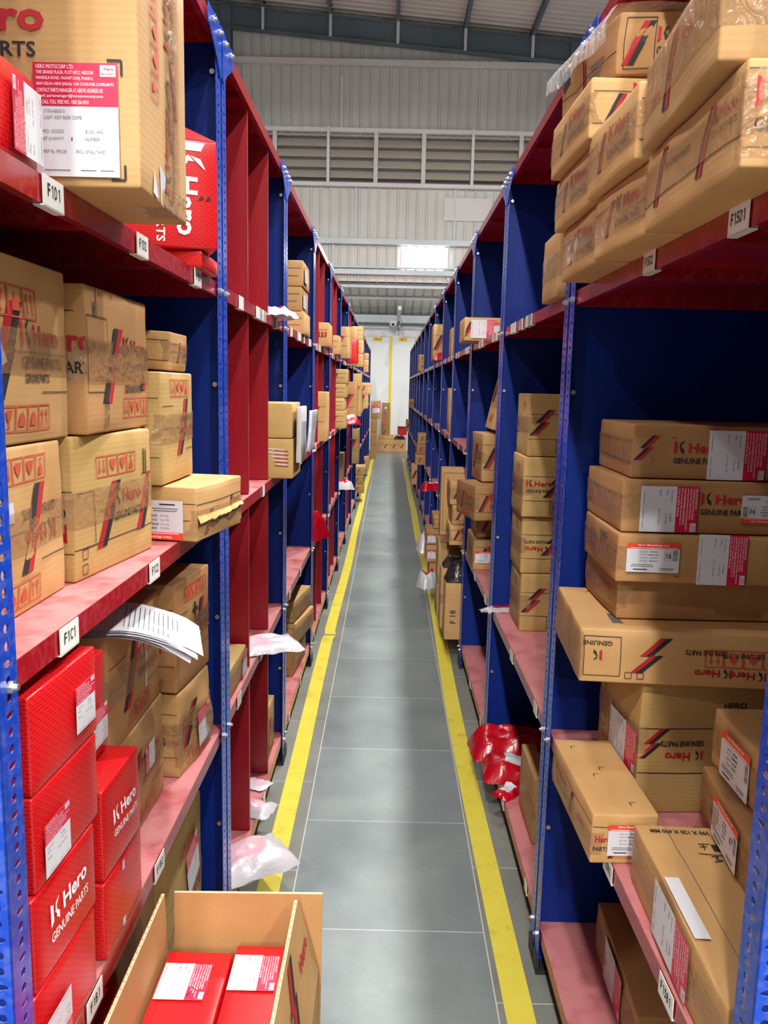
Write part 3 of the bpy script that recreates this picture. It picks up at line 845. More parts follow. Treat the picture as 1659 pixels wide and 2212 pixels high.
def divider_mesh(sx, h):
    mb = MB(); x0, x1 = -sx * .012, -sx * (DEP - .02)
    mb.box(x0, x1, 0, .0014, 0, h); mb.box(x0, x0 - sx * .0016, -.001, .016, 0, h); mb.box(x0, x1, 0, .018, 0, .0014)
    return mb.mesh('divider', [M['red_div']])
_tagm = {}
def tag_mesh(sx, text, w=.062):
    k = (sx, text, w)
    if k in _tagm: return _tagm[k]
    mb = MB(); mb.box(0, sx * .0014, -w / 2, w / 2, -.031, .0005); mb.box(sx * .0014, -sx * .012, -w / 2, w / 2, -.0365, -.0345); mb.box(0, sx * .0014, -w / 2, w / 2, -.036, -.031)
    me = mb.mesh('shelf_tag', [M['tag']]); _tagm[k] = me
    return me
def add_tag(root, sx, y, z, text=None, w=.062):
    o = obj('shelf_tag', tag_mesh(sx, None, w), root, (-sx * .001, y, z))
    o['label'] = 'white shelf tag' + (' reading ' + text if text else '')
    p = Print()
    if text: p.tagtext(text, (0, -.0155), .0155, .66 if len(text) < 5 else .6)
    else:
        p.text('IIII', (0, -.0155), h=.012, w=w * .55, col='p_grey')
    if text:
        obj('tag_lettering', p.build(lambda a, b, q: Vector((sx * (.0014 + q), a * sx, b)), 'tag_lettering'), o)
    return o
ORD = ['first', 'second', 'third', 'fourth', 'fifth', 'sixth', 'seventh', 'eighth', 'ninth', 'tenth', 'eleventh', 'twelfth', 'thirteenth', 'fourteenth']
TAGS = {('L', 0, 'D'): [('F1D1', .216), ('F1D2', .58), ('F1D3', .978)], ('L', 0, 'C'): [('F1C1', .213), ('F1C2', .61)], ('L', 0, 'B'): [('F1B1', .255), ('F1B2', .60)],
        ('R', 0, 'D'): [('F15D1', .25), ('F15D2', .615)], ('R', 0, 'B'): [('F15B1', .275), ('F15B2', .61)]}
DIVB = {1: 2, 3: 2, 4: 2, 6: 2}
trnd = random.Random(11)
def bay(side, j):
    sx = 1 if side == 'L' else -1
    X = XL if side == 'L' else XR; Y0 = (YL0 if side == 'L' else YR0) + j * PITCHB
    row = 'F1' if side == 'L' else 'F15'
    has_div = side == 'L' and j in DIVB
    r = empty('shelving_unit', (X, Y0, 0))
    if j == 0:
        lb = 'blue and red steel shelving bay with shelf tags %s' % ('F1D1 to F1B2' if side == 'L' else 'F15D1 to F15B1')
    else:
        lb = '%s blue and red shelving bay in the %s row%s' % (ORD[j], row, ', with red dividers' if has_div else '')
    tag(r, lb, 'shelving')
    g = .008; L = PITCHB
    front = j < 14
    obj('post', post_mesh(sx, 1, True), r, (sx * .002, g, 0)); obj('post', post_mesh(sx, -1, True), r, (sx * .002, L - g, 0))
    obj('post', post_mesh(-sx, 1, False), r, (-sx * DEP, g, 0)); obj('post', post_mesh(-sx, -1, False), r, (-sx * DEP, L - g, 0))
    lz = lambda l: ZL[l] + (.018 if side == 'L' and j == 0 and l == 'C' else 0)
    levels = ['A', 'B', 'C', 'D', 'T']
    if side == 'R' and j in (0, 1, 2): levels = ['A', 'B', 'D', 'T']
    for l in levels: obj('shelf', SH[sx], r, (0, .012, lz(l)))
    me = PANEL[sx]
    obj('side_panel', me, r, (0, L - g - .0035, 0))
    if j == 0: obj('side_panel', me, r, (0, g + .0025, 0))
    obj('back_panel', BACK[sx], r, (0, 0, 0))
    obj('foot', FT[(sx, 1)], r, (sx * .002, g, 0)); obj('foot', FT[(sx, -1)], r, (sx * .002, L - g, 0))
    if j < 7:
        obj('gusset_plate', GU[(sx, 1)], r, (sx * .003, g, HT)); obj('gusset_plate', GU[(sx, -1)], r, (sx * .003, L - g, HT))
        for yy in (g + .024, g + .095, L - g - .024, L - g - .095): obj('bolt', BOLT, r, (sx * .004, yy, HT - .02)).scale.x = sx
        for l in levels[:-1]:
            for yy in (g + .026, L - g - .026): obj('bolt', BOLT, r, (sx * .002, yy, lz(l) - .02)).scale.x = sx
        for z in (.42, 1.0, 1.60, 2.33): obj('bolt', BOLT_Y, r, (-sx * .015, L - g - .0145, z))
    if has_div:
        prev = None
        for a, b in zip(levels, levels[1:]):
            h = ZL[b] - ZL[a] - .038
            for fr in (.355, .685): obj('divider', DIV[(sx, a)], r, (0, fr * L, ZL[a] + .001))
    # tags
    for l in levels:
        if l == 'T': continue
        t = TAGS.get((side, j, l))
        if t:
            for s_, yy in t: add_tag(r, sx, yy, lz(l), s_)
        elif j > 0 and j < 13:
            ys = [.2, .62] if l != 'D' else sorted(trnd.uniform(.12, 1.02) for _ in range(5))
            if j > 6: ys = ys[::2]
            for yy in ys: add_tag(r, sx, yy * 1.05 + trnd.uniform(-.04, .04), ZL[l], None, trnd.choice([.05, .07, .12]) if l == 'D' and j in (1, 2) else trnd.choice([.04, .05, .06]))
        elif j == 0 and l == 'A': add_tag(r, sx, .45, ZL[l])
    return r
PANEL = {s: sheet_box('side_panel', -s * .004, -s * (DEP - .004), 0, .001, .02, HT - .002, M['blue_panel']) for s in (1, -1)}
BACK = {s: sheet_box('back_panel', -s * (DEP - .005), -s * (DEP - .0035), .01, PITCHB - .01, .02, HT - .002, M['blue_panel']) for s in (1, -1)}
DIV = {}
lv = ['A', 'B', 'C', 'D', 'T']
for a, b in zip(lv, lv[1:]): DIV[(1, a)] = divider_mesh(1, ZL[b] - ZL[a] - .038)
for j in range(14):
    bay('L', j); bay('R', j)

# ------------------------------------------------------------------ goods: F1 bay
PLF, PLS = price_label_mesh(True), price_label_mesh(False)
_p = Print(); _p.rect((0, 0), 1, 1, 'sticker'); BLANK = _p.build(lambda x, y, q: Vector((x, y, q)), 'blank_label')
D, Cz, B, A = ZL['D'] + .0006, ZL['C'] + .0186, ZL['B'] + .0006, ZL['A'] + .0006
# fourth shelf
o, c = carton('red carton with a white price label beside the F1D1 tag', 'L', -.430, .957, D, .33, .13, .105, mat='redbox', style='none', n=7)
sticker(o, c, '+x', PLS, .02, -.005, (.50, .42), math.pi / 2)
o, c = carton('large brown carton with a crimson LIGHT ASSY price label hanging over the F1D1 shelf', 'L', -.323, 1.198, D, .47, .238, .33, mat='card', style='none', n=9, tape=False, bulge=.002, dent=.0015)
sticker(o, c, '-y', PLF, .157, -.086, (.66, .75), 0.0)
def f(p, w, h):
    p.text('Hero', (.055, .036), h=.036, w=.13, col='p_red', bold=.03); p.text('GENUINE PARTS', (.008, -.003), h=.018, w=.20, col='p_black', bold=.02)
    for x, y, sx_, sy_ in ((.214, -.014, -1, -1), (.216, -.156, -1, 1)):
        p.line((x, y), (x + sx_ * .018, y), .003); p.line((x, y), (x, y + sy_ * .018), .003)
marks(o, c, '-y', f)
def f(p, w, h):
    for i in range(2):
        y = -.11 + i * .19
        p.logo((.005, y - .04 + .02), .034, rot=math.pi / 2)
        p.text('Hero', (.002, y + .035), h=.022, w=.07, col='p_red', rot=math.pi / 2, bold=.03); p.text('GENUINE PARTS', (.036, y + .02), h=.012, w=.12, col='p_black', rot=math.pi / 2, bold=.02)
        p.stripe((.03, y - .02 + .1), .10, 0, lean=-.4, w=.10); p.stripe((.02, y - .075), .07, 0, lean=-.4, w=.12)
    p.icons((-.055, .03), .032, 4, math.pi / 2)
    p.poly([(0, 0), (.03, -.01), (.034, -.06), (.012, -.05)], (-.04, -.115), 'sticker'); p.poly([(0, 0), (.02, -.03), (.016, -.034), (-.004, -.03)], (-.065, -.128), 'sticker')
    for x in (.07, .095): p.frame((x, -.138), .012, .012, .0015)
marks(o, c, '+x', f)
obj('packing_tape', tape_mesh(c, '+x', .03, .075, .06, vertical=True), o)
# red boxes standing at the end of the shelf
o, c = carton('small red carton lying under the upright red carton past the F1D2 tag', 'L', -.405, 1.855, D, .33, .16, .035, mat='redbox', style='none', yaw=0)
o, c = carton('upright red carton with a sideways white logo and open flap past the F1D2 tag', 'L', -.398, 1.845, D + .0375, .31, .13, .218, yaw=22, mat='redbox', style='none', n=8)
def f(p, w, h):
    p.logo((.095, .075), .07, 'p_white', 'p_white', -math.pi / 2)
    p.text('Hero', (.092, -.025), h=.044, w=.118, col='p_white', rot=-math.pi / 2, bold=.03); p.text('GENUINE PARTS', (.038, -.0), h=.018, w=.2, col='p_white', rot=-math.pi / 2, bold=.02)
    for x in (.115, .13): p.poly([(0, 0), (.012, .004), (.008, .012)], (x, -.012), 'p_black'); 
marks(o, c, '-y', f)
mb = MB(); mb.add([(-.155, -.065, .218), (.155, -.065, .218), (.10, -.01, .255), (-.155, -.01, .262), (-.155, -.063, .219), (.155, -.063, .219), (.10, -.008, .256), (-.155, -.008, .263)], [(0, 1, 2, 3), (7, 6, 5, 4), (0, 4, 5, 1), (1, 5, 6, 2), (2, 6, 7, 3), (3, 7, 4, 0)])
obj('flap', fix_normals(mb.mesh('flap', [M['redbox']])), o)

# third shelf
o, c = carton('brown carton with a slumped top and long stripe, lower one at the F1C1 tag', 'L', -.499, 1.08, Cz, .36, .293, .231, mat='card', n=9, dent=.006, rot180=True)
marks(o, c, '+x', lambda p, w, h: (p.icons((-.02, -h * .38), .034, 4), p.rect((-.04, .03), .022, .028, 'sticker')))
o, c = carton('brown carton with a torn white sticker on top of the F1C1 stack', 'L', -.499, 1.095, Cz + .2335, .36, .332, .248, mat='card', n=9, dent=.004)
def f(p, w, h):
    p.icons((-.005, h * .26), .04, 3); p.poly([(-.012, .05), (.02, .05), (.016, -.04), (.034, -.075), (.008, -.085), (-.006, -.04)], (-.075, .06), 'sticker')
    p.text('GENUINE PARTS', (.05, -.035), h=.013, w=.085, bold=.02)
marks(o, c, '+x', f)
o, c = carton('brown carton with icons and wide tape, lower one between the F1C1 and F1C2 tags', 'L', -.475, 1.40, Cz, .34, .298, .233, yaw=-7, mat='card_olive', n=10, dent=.003, style='none')
def f(p, w, h):
    p.icons((.0, .062), .034, 4, math.pi); p.stripe((-.035, -.02), .105, flip=True); p.stripe((.115, -.015), .10, flip=True); p.brand((.04, -.012), .12)
    p.line((-.15, -.065), (.15, -.065), .0016); p.frame((-.12, -.02), .07, .09, .0016); p.line((.1, .035), (.155, .035), .0016)
    for y in (-.075, -.1): p.frame((-.12, y), .016, .016, .0014)
    p.para((.115, .06), .05, .02, 2, 'p_black', math.pi / 2)
marks(o, c, '+x', f)
def f(p, w, h): p.brand((.10, -.02), .12, math.pi); p.line((-.05, .03), (.17, .03), .0016); p.line((-.05, -.07), (.17, -.07), .0016)
marks(o, c, '-y', f)
o, c = carton('tall brown carton with crushed upper flap on top of the icon carton by F1C2', 'L', -.474, 1.434, Cz + .2355, .34, .318, .234, mat='card_dark', n=10, dent=.006, style='none')
def f(p, w, h):
    p.icons((.08, -.078), .034, 4, math.pi); p.stripe((-.045, -.005), .12); p.stripe((.155, .01), .11); p.brand((.07, .012), .13); p.text('GENUINE PARTS', (.065, -.045), h=.014, w=.10, bold=.02)
    p.frame((-.11, .01), .09, .12, .0016); p.para((-.12, .10), .06, .02, 3, 'p_black', math.pi / 2); p.text('PASTE COURIER', (-.085, -.085), w=.05, h=.006, rot=math.pi / 2); p.text('LABEL HERE', (-.074, -.085), w=.045, h=.006, rot=math.pi / 2)
    for y in (.07, .09): p.frame((.165, y), .013, .013, .0014)
marks(o, c, '+x', f)
def f(p, w, h): p.text('Hero', (.135, .03), h=.036, w=.095, col='p_red', bold=.03); p.text('GENUINE PARTS', (.105, -.012), h=.019, w=.17, bold=.02); p.line((.0, .075), (.18, .075), .0016)
marks(o, c, '-y', f)
obj('packing_tape', tape_mesh(c, '+x', .0, .07), o)
o, c = carton('flat brown carton with an upside-down dispatch label, jutting past the F1C2 tag', 'L', -.362, 1.735, Cz, .32, .252, .112, yaw=-10, mat='card', n=9, style='none', tape=False)
def f(p, w, h): p.line((-w * .5, .02), (w * .5, .02), .0016); p.stripe((-.07, -.02), .05); p.stripe((.05, -.005), .05); p.text('GENUINE PARTS', (.09, .008), h=.01, w=.05)
marks(o, c, '+x', f)
def f(p, w, h): p.line((0, .022), (w * .5, .022), .0016); p.frame((.12, -.035), .09, .045, .0016)
marks(o, c, '-y', f)
sticker(o, c, '-y', dispatch_label_mesh(''), .07, -.012, (.85, .95), math.pi, 'dispatch_label')
obj('packing_tape', tape_mesh(c, '+x', -.018, .055, .07), o)
mb = MB(); vs = []; NF = 22; rnd = random.Random(5)
for i in range(NF + 1):
    a = -.124 + .248 * i / NF; jg = rnd.uniform(-.004, .004)
    top_ = c.pt('+x', a, -.002, .0015); bot = c.pt('+x', a, -.018 + .010 * (i / NF) + jg * .5, .008 + .005 * nz((i * .35, 3.1, 0), 1.0))
    vs += [top_, bot, bot + Vector((-.002, 0, -.003))]
mb.add(vs, [(3 * i, 3 * i + 1, 3 * i + 4, 3 * i + 3) for i in range(NF)] + [(3 * i + 1, 3 * i + 2, 3 * i + 5, 3 * i + 4) for i in range(NF)])
obj('torn_flap', mb.mesh('torn_flap', [M['card_olive']], False), o)
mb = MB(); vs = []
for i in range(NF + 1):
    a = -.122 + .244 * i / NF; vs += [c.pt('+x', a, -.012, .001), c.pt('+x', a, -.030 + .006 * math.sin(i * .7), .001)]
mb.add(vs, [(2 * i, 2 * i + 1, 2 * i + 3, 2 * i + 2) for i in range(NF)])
obj('torn_gap_shade', mb.mesh('torn_gap_shade', [M['foot']]), o)  # black strip paints the shade inside the torn opening
o, c = carton('brown carton with doubled print, middle of the stack past the F1C2 tag', 'L', -.45, 1.73, Cz + .1145, .32, .237, .2275, yaw=-1, mat='card_olive', n=9, rot180=True)
o, c = carton('small brown carton tilted at the very top of the stack past F1C2', 'L', -.46, 1.777, Cz + .353, .28, .133, .08, mat='card', n=6, tilt=(0, 3))

# second shelf: red cartons with white labels
zs = B
for k, (y, dy, lab, yaw) in enumerate(((.998, .19, 'lowest of the red stack, price label at its foot', -5), (1.005, .19, 'third down in the red stack, white logo', -6), (1.022, .20, 'second down in the red stack, price label at its near end', -5), (1.026, .205, 'top of the red stack under the F1C1 tag, price label', -5))):
    o, c = carton('red carton, ' + lab, 'L', -.424, y, zs, .28, dy, .1285, yaw=yaw*.4, mat='redbox', style='red' if k == 1 else 'none', n=9, bulge=.002, dent=.0012)
    zs += .1302
    if k == 3: sticker(o, c, '+x', PLS, .052, -.004, (.40, .37))
    if k == 2: sticker(o, c, '+x', PLS, -.045, -.018, (.46, .40))
    if k == 0: sticker(o, c, '+x', PLS, -.04, -.02, (.46, .40), math.pi)
o, c = carton('plain red carton with a silver tape strip, bottom of the second red stack', 'L', -.423, 1.233, B, .30, .185, .128, mat='redbox', style='none', n=8)
marks(o, c, '+x', lambda p, w, h: p.rect((-.012, .0), .012, h * .9, 'sticker'))
o, c = carton('red carton with a white logo and slogan, middle of the second red stack', 'L', -.421, 1.228, B + .130, .30, .165, .150, yaw=-2, mat='redbox', style='red', n=8)
o, c = carton('red carton set back at the top of the second red stack', 'L', -.470, 1.222, B + .282, .28, .155, .175, mat='redbox', style='none', n=8)
sticker(o, c, '+x', PLS, .035, -.03, (.4, .36))
# brown cartons behind
o, c = carton('brown carton with glossy wrapped edge under the sheaf carton', 'L', -.486, 1.53, B, .34, .33, .224, mat='card', n=8)
sticker(o, c, '+x', PLS, .05, .02, (.35, .36), math.pi / 2)
o, c = carton('shaded brown carton under the sheaf of papers on the second F1 shelf', 'L', -.489, 1.525, B + .226, .34, .32, .235, mat='card_dark', n=8)
marks(o, c, '+x', lambda p, w, h: p.poly([(-.012, -.05), (.0, -.052), (.014, .05), (-.006, .05)], (.06, -.01), 'sticker'))
o, c = carton('crumpled brown carton with torn top and plastic pouch at the F1B2 end', 'L', -.449, 1.845, B, .30, .215, .2, yaw=-7, mat='card', n=11, dent=.014, sag=.02, style='std')
sticker(o, c, '+x', PLS, .03, -.02, (.5, .5), .1)
obj('clear_pouch', tape_mesh(c, '+x', -.02, .11, .02), o)
o, c = carton('brown carton with a cross mark upon the crumpled carton at the F1B2 end', 'L', -.452, 1.845, B + .206, .30, .225, .252, yaw=-6, mat='card_dark', n=8, rot180=True)
marks(o, c, '+x', lambda p, w, h: (p.rect((.0, .035), .012, .05, 'p_black'), p.rect((.0, .042), .035, .01, 'p_black'), p.icons((-.01, .09), .028, 4)))

def sheaf(label, loc, rot, w, l, n, droop, mat='paper', lines=True):
    e = empty('paper_sheaf', loc, rot); tag(e, label, 'papers')
    for k in range(n):
        rnd = random.Random(k * 7 + n); mb = MB(); vs = []; N = 10
        ox, oy = rnd.uniform(-.012, .012), rnd.uniform(-.012, .012); a = rnd.uniform(-.08, .08)
        for i in range(N + 1):
            for j2 in range(4):
                x = (i / N - .5) * l; y = (j2 / 3 - .5) * w
                t = max(0, i / N - .45); z = .0016 * k - droop * t * t * (1 + .12 * rnd.random()) * (1 + .1 * k / n) + .003 * nz((x * 8, y * 8, k), 1)
                vs.append((x * math.cos(a) - y * math.sin(a) + ox, x * math.sin(a) + y * math.cos(a) + oy, z))
        mb.add(vs, [(i * 4 + j2, (i + 1) * 4 + j2, (i + 1) * 4 + j2 + 1, i * 4 + j2 + 1) for i in range(N) for j2 in range(3)])
        if k == n - 1 and lines:
            lv_ = []
            for i in range(5, N):
                for q in range(3):
                    a0, b0 = Vector(vs[i * 4]), Vector(vs[(i + 1) * 4]); a1, b1 = Vector(vs[i * 4 + 3]), Vector(vs[(i + 1) * 4 + 3])
                    t = q / 3 + .1
                    A0 = a0.lerp(b0, t); A1 = a1.lerp(b1, t); B0 = a0.lerp(b0, t + .06); B1 = a1.lerp(b1, t + .06)
                    u = Vector((0, 0, .0012))
                    mb.add([A0.lerp(A1, .12) + u, A0.lerp(A1, .85) + u, B0.lerp(B1, .85) + u, B0.lerp(B1, .12) + u], [(0, 1, 2, 3)], 1)
        obj('sheet', mb.mesh('sheet', [M[mat], M['p_grey']], True), e)
    return e
sheaf('sheaf of printed white papers drooping out under the F1C2 tag', (-.475, 1.43, B + .4655), (0, 0, math.radians(12)), .19, .25, 9, .16)

# bottom shelf of F1
o, c = carton('brown carton with upside-down logo on the bottom F1 shelf', 'L', -.47, 1.80, A, .34, .34, .42, mat='card_olive', n=7, rot180=True)
sticker(o, c, '+x', PLS, .05, .08, (.7, .7), .2)
o, c = carton('creased narrow brown carton behind the open carton on the bottom F1 shelf', 'L', -.48, 1.46, A, .30, .24, .46, mat='card_dark', n=9, dent=.012, tape=False, style='none')
o, c = carton('red carton with a grey-white label on the bottom F1 shelf beneath the F1B1 tag', 'L', -.45, 1.16, A, .30, .22, .42, mat='redbox', style='none')
sticker(o, c, '+x', PLS, -.02, .14, (.7, .6))

# the open carton on the floor
oc = empty('open_carton', (-.2505, 1.19, 0)); tag(oc, 'open brown carton on the floor holding two red cartons', 'box')
def wall_panel(name, q, th, nrm, mat2='card', ridges=True):
    """q: four corners (bottom a, bottom b, top b, top a); th along nrm; corrugated edge along the top"""
    mb = MB(); n = 26; nn = Vector(nrm) * th; q = [Vector(v) for v in q]
    rows = []
    for t in (0, .5, 1):
        rows.append([q[0].lerp(q[1], i / n).lerp(q[3].lerp(q[2], i / n), t) for i in range(n + 1)])
    for side_, off, mi in ((0, Vector((0, 0, 0)), 0), (1, nn, 0)):
        vs = [v + off for r_ in rows for v in r_]; w = n + 1
        fs = [(j * w + i, j * w + i + 1, (j + 1) * w + i + 1, (j + 1) * w + i) for j in range(2) for i in range(n)]
        if side_: fs = [tuple(reversed(f_)) for f_ in fs]
        mb.add(vs, fs, mi)
    top = rows[-1]
    for i in range(n):
        mb.add([top[i], top[i + 1], top[i + 1] + nn, top[i] + nn], [(0, 1, 2, 3)], 1)
        if ridges and i % 1 == 0:
            m0 = top[i].lerp(top[i + 1], .25); m1 = top[i].lerp(top[i + 1], .75); u = Vector((0, 0, .0022))
            mb.add([m0 + nn * .1, m1 + nn * .1, m1 + nn * .9 + u * 0, m0 + nn * .9, m0 + nn * .3 + u, m1 + nn * .5 + u], [(0, 1, 5, 4), (4, 5, 2, 3)], 1)
    for k in (0, -1):
        e = [r_[k] for r_ in rows]
        for i in range(2): mb.add([e[i], e[i + 1], e[i + 1] + nn, e[i] + nn], [(0, 1, 2, 3)], 1)
    me = fix_normals(mb.mesh(name, [M[mat2], M['card_edge']]))
    uv = me.uv_layers.new(name='UVMap')
    return obj(name, me, oc)
xa, xb, ya, yb = -.142, .142, -.215, .21
wall_panel('carton_wall', [(xa, yb, 0), (xb, yb, 0), (xb + .004, yb, .648), (xa + .006, yb, .644)], .006, (0, 1, 0), 'card_dark')
wall_panel('carton_wall', [(xa, ya, 0), (xa, yb - .004, 0), (xa - .012, yb - .02, .655), (xa - .012, ya - .02, .652)], .006, (1, 0, 0))
wr = wall_panel('carton_wall', [(xb, ya, 0), (xb, yb - .002, 0), (xb - .002, yb - .002, .50), (xb - .004, ya, .47)], .006, (-1, 0, 0))
wr2 = wall_panel('carton_flap', [(xb - .004, ya, .472), (xb - .002, yb - .004, .502), (xb - .040, yb - .03, .655), (xb - .044, ya - .02, .65)], .006, (-1, 0, 0))
wall_panel('carton_wall', [(xa, ya, 0), (xb, ya, 0), (xb, ya, .44), (xa, ya, .44)], .006, (0, -1, 0))
part_box('carton_base', M['card_dark'], oc, xa, xb, ya, yb, .001, .006)
# print on the aisle side of the leaning flap and wall
def flapmap(a, b, q):
    p0 = Vector((xb - .004, ya, .472)); p1 = Vector((xb - .002, yb - .004, .502)); p2 = Vector((xb - .040, yb - .03, .655)); p3 = Vector((xb - .044, ya - .02, .65))
    u = (a + .21) / .42; v = (b + .09) / .18
    return p0.lerp(p1, u).lerp(p3.lerp(p2, u), v) + Vector((.0012 + q, 0, .0004))
p = Print(); p.text('Hero', (.14, .02), h=.03, w=.08, col='p_red', bold=.03); p.stripe((.02, .02), .12, lean=.8, flip=True); p.text('Hero', (-.10, .01), h=.04, w=.11, col='p_red', bold=.03); p.logo((-.02, .01), .05)
put_print(p, flapmap, oc)
p = Print(); p.frame((.02, .30), .2, .12, .0018); p.para((.0, .30), .15, .06, 5, 'p_black'); p.line((-.2, .40), (.2, .42), .0018)
obj('printed_marks', p.build(lambda a, b, q: Vector((xb + .0008 + q - .004 * b, a, b)), 'printed_marks'), oc)
p = Print(); p.text('F', (-.155, .56), h=.03, col='p_black', rot=math.pi, bold=.0); p.text('8', (-.185, .555), h=.022, col='p_black', rot=math.pi, bold=0); p.line((-.17, .53), (-.165, .60), .002)
obj('handwriting', p.build(lambda a, b, q: Vector((xa - .012 * b / .65 + .0068 + q, a, b)), 'handwriting'), oc)
o, c = carton('red carton with scribbled price label in the open carton, on the rack side', 'L', -.268, 1.238, .40, .120, .25, .150, mat='redbox', style='none', n=8, tape=False, bulge=.001, dent=.001)
sticker(o, c, '+z', PLS, -.012, .045, (.55, .48), -math.pi / 2)
marks(o, c, '+z', lambda p, w, h: (p.line((.005, .03), (.018, .02), .0015, lift=.004), p.line((.008, .02), (.0, .008), .0015, lift=.004)), 'handwriting')
o, c = carton('red carton in the open carton, on the aisle side', 'L', -.150, 1.248, .40, .112, .25, .158, mat='redbox', style='none', n=8, tape=False, bulge=.001, dent=.001)
sticker(o, c, '+z', PLS, -.012, .05, (.55, .46), -math.pi / 2)
for k, (x, w_) in enumerate(((-.267, .122), (-.150, .112))):
    pass
o, c = carton('brown filler carton under the red cartons inside the open carton', 'L', -.125, 1.19, .007, .25, .40, .39, mat='card_dark', style='none', tape=False, n=3, bulge=.0, dent=0)

# ------------------------------------------------------------------ goods: F15 bay
K = dict(n=11, mat='card')
o, c = carton('brown carton with taped seam at the far lower end of the F15D2 heap', 'R', .388, 1.745, D, .34, .29, .109, yaw=.5, **K)
o, c = carton('brown carton with taped seam beside the F15D2 tag, under the long carton', 'R', .386, 1.44, D, .34, .265, .109, yaw=3, **K)
o, c = carton('wide brown carton with torn taped front above the F15D1 tag', 'R', .382, 1.112, D, .40, .375, .112, yaw=-2.0, n=14, mat='card', dent=.004, style='none', tape=False)
def f(p, w, h): p.stripe((-.10, .005), .07); p.stripe((.08, .0), .07); p.text('GENUINE PARTS', (-.03, .012), h=.010, w=.10, bold=.02); p.line((-w * .5, -.022), (w * .5, -.022), .0014); p.brand((.14, .01), .07)
marks(o, c, '-x', f); obj('packing_tape', tape_mesh(c, '-x', .005, .055, .09), o)
def f(p, w, h): p.brand((-.13, .005), .12); p.line((-w * .5, -.035), (w * .3, -.035), .0014); p.line((-w * .5, .045), (w * .3, .045), .0014)
marks(o, c, '-y', f); obj('clear_wrap', tape_mesh(c, '-y', .0, .09, .02), o)
o, c = carton('brown carton in the second tier of the F15 heap, nearest its far end', 'R', .372, 1.762, D + .112, .34, .31, .105, yaw=1, **K)
o, c = carton('brown carton in the second tier of the F15 heap, beside the wide torn one', 'R', .368, 1.455, D + .112, .34, .285, .114, yaw=1, **K)
o, c = carton('wide brown carton wrapped in shiny film on top of the F15D1 heap', 'R', .362, 1.118, D + .116, .40, .34, .118, yaw=-4, n=14, mat='card', style='none', tape=False, dent=.0035)
def f(p, w, h): p.stripe((-.02, .0), .08); p.text('Hero', (.06, .02), h=.016, w=.05, col='p_red', bold=.03); p.text('Hero', (-.09, -.01), h=.016, w=.05, col='p_red', bold=.03)
marks(o, c, '-x', f); obj('clear_wrap', tape_mesh(c, '-x', .02, .085, .12), o)
marks(o, c, '-y', lambda p, w, h: (p.line((-.18, .02), (.15, .02), .0014), p.text('Hero', (-.05, .045), h=.02, w=.06, col='p_red', bold=.03)))
o, c = carton('brown carton in the third tier of the F15 heap, jutting toward the aisle', 'R', .354, 1.735, D + .219, .34, .31, .108, yaw=1.5, **K)
o, c = carton('torn brown carton in loose plastic wrap, leaning on top of the F15 heap', 'R', .392, 1.765, D + .354, .30, .36, .105, yaw=4, mat='card_dark', n=11, dent=.012, tilt=(4.5, -3), style='none', tape=False)
def f(p, w, h): p.brand((-.03, .0), .10); p.frame((-.11, .0), .055, .085, .0016); p.stripe((-.112, 0), .07, flip=True)
marks(o, c, '-y', f)
marks(o, c, '-x', lambda p, w, h: (p.stripe((.0, .01), .07), p.para((.08, -.02), .08, .045, 5, 'p_grey'), p.line((-w * .5, -.012), (w * .5, -.012), .0016), p.poly([(-.02, .03), (.03, .035), (.034, .0), (-.004, -.012), (-.026, .008)], (-.155, .012), 'p_black')))  # the black polygon paints the shade inside a hole
# loose film over it
mb = MB(); vs = []; NX, NY = 14, 8
for i in range(NX + 1):
    for j2 in range(NY + 1):
        yv = -.19 + .38 * i / NX; t = j2 / NY
        x = .10 - .27 * min(1, t * 1.25) - .006; z = .110 - max(0, t - .78) * .26
        k = nz((yv * 9, t * 4, 1.3), 1.0)
        vs.append((x - .012 * abs(k), yv * (1.02 + .05 * t), z + .008 * k))
mb.add(vs, [(i * (NY + 1) + j2, (i + 1) * (NY + 1) + j2, (i + 1) * (NY + 1) + j2 + 1, i * (NY + 1) + j2 + 1) for i in range(NX) for j2 in range(NY)])
obj('plastic_wrap', mb.mesh('plastic_wrap', [M['film']], True), o)

# pile on the second shelf of F15
o, c = carton('long flat brown carton with dispatch label over the F15B2 tag', 'R', .406, 1.605, B, .128, .334, .102, yaw=1, mat='card', n=8, style='none', tape=False)
def f(p, w, h): p.brand((-.07, -.004), .10); p.line((-w * .5, .028), (w * .5, .028), .0014); p.stripe((.02, -.005), .055); p.text('Hero', (.10, .0), h=.016, w=.045, col='p_red', bold=.03)
marks(o, c, '-x', f); obj('packing_tape', tape_mesh(c, '-x', -.01, .045, .03), o)
marks(o, c, '-y', lambda p, w, h: (p.line((-w * .5, .025), (-.01, .025), .0014), p.text('Hero', (-.042, -.0), h=.014, w=.03, col='p_red', bold=.03), p.text('PARTS', (-.045, -.02), h=.009, w=.03, bold=.02), p.stripe((-.018, -.024), .03)))
sticker(o, c, '-y', dispatch_label_mesh(''), .012, .002, (.62, .75), 0, 'dispatch_label')
marks(o, c, '+z', lambda p, w, h: [(p.line((x, y), (x + .012, y), .0014), p.line((x, y), (x, y - .014), .0014)) for x, y in ((-.035, .13), (.0, .03), (-.02, .0), (.02, -.12))])
o, c = carton('big brown carton with upside-down logo, under the widest carton of the F15 pile', 'R', .542, 1.755, B, .34, .25, .298, yaw=4, mat='card_olive', n=10, style='none', tape=False)
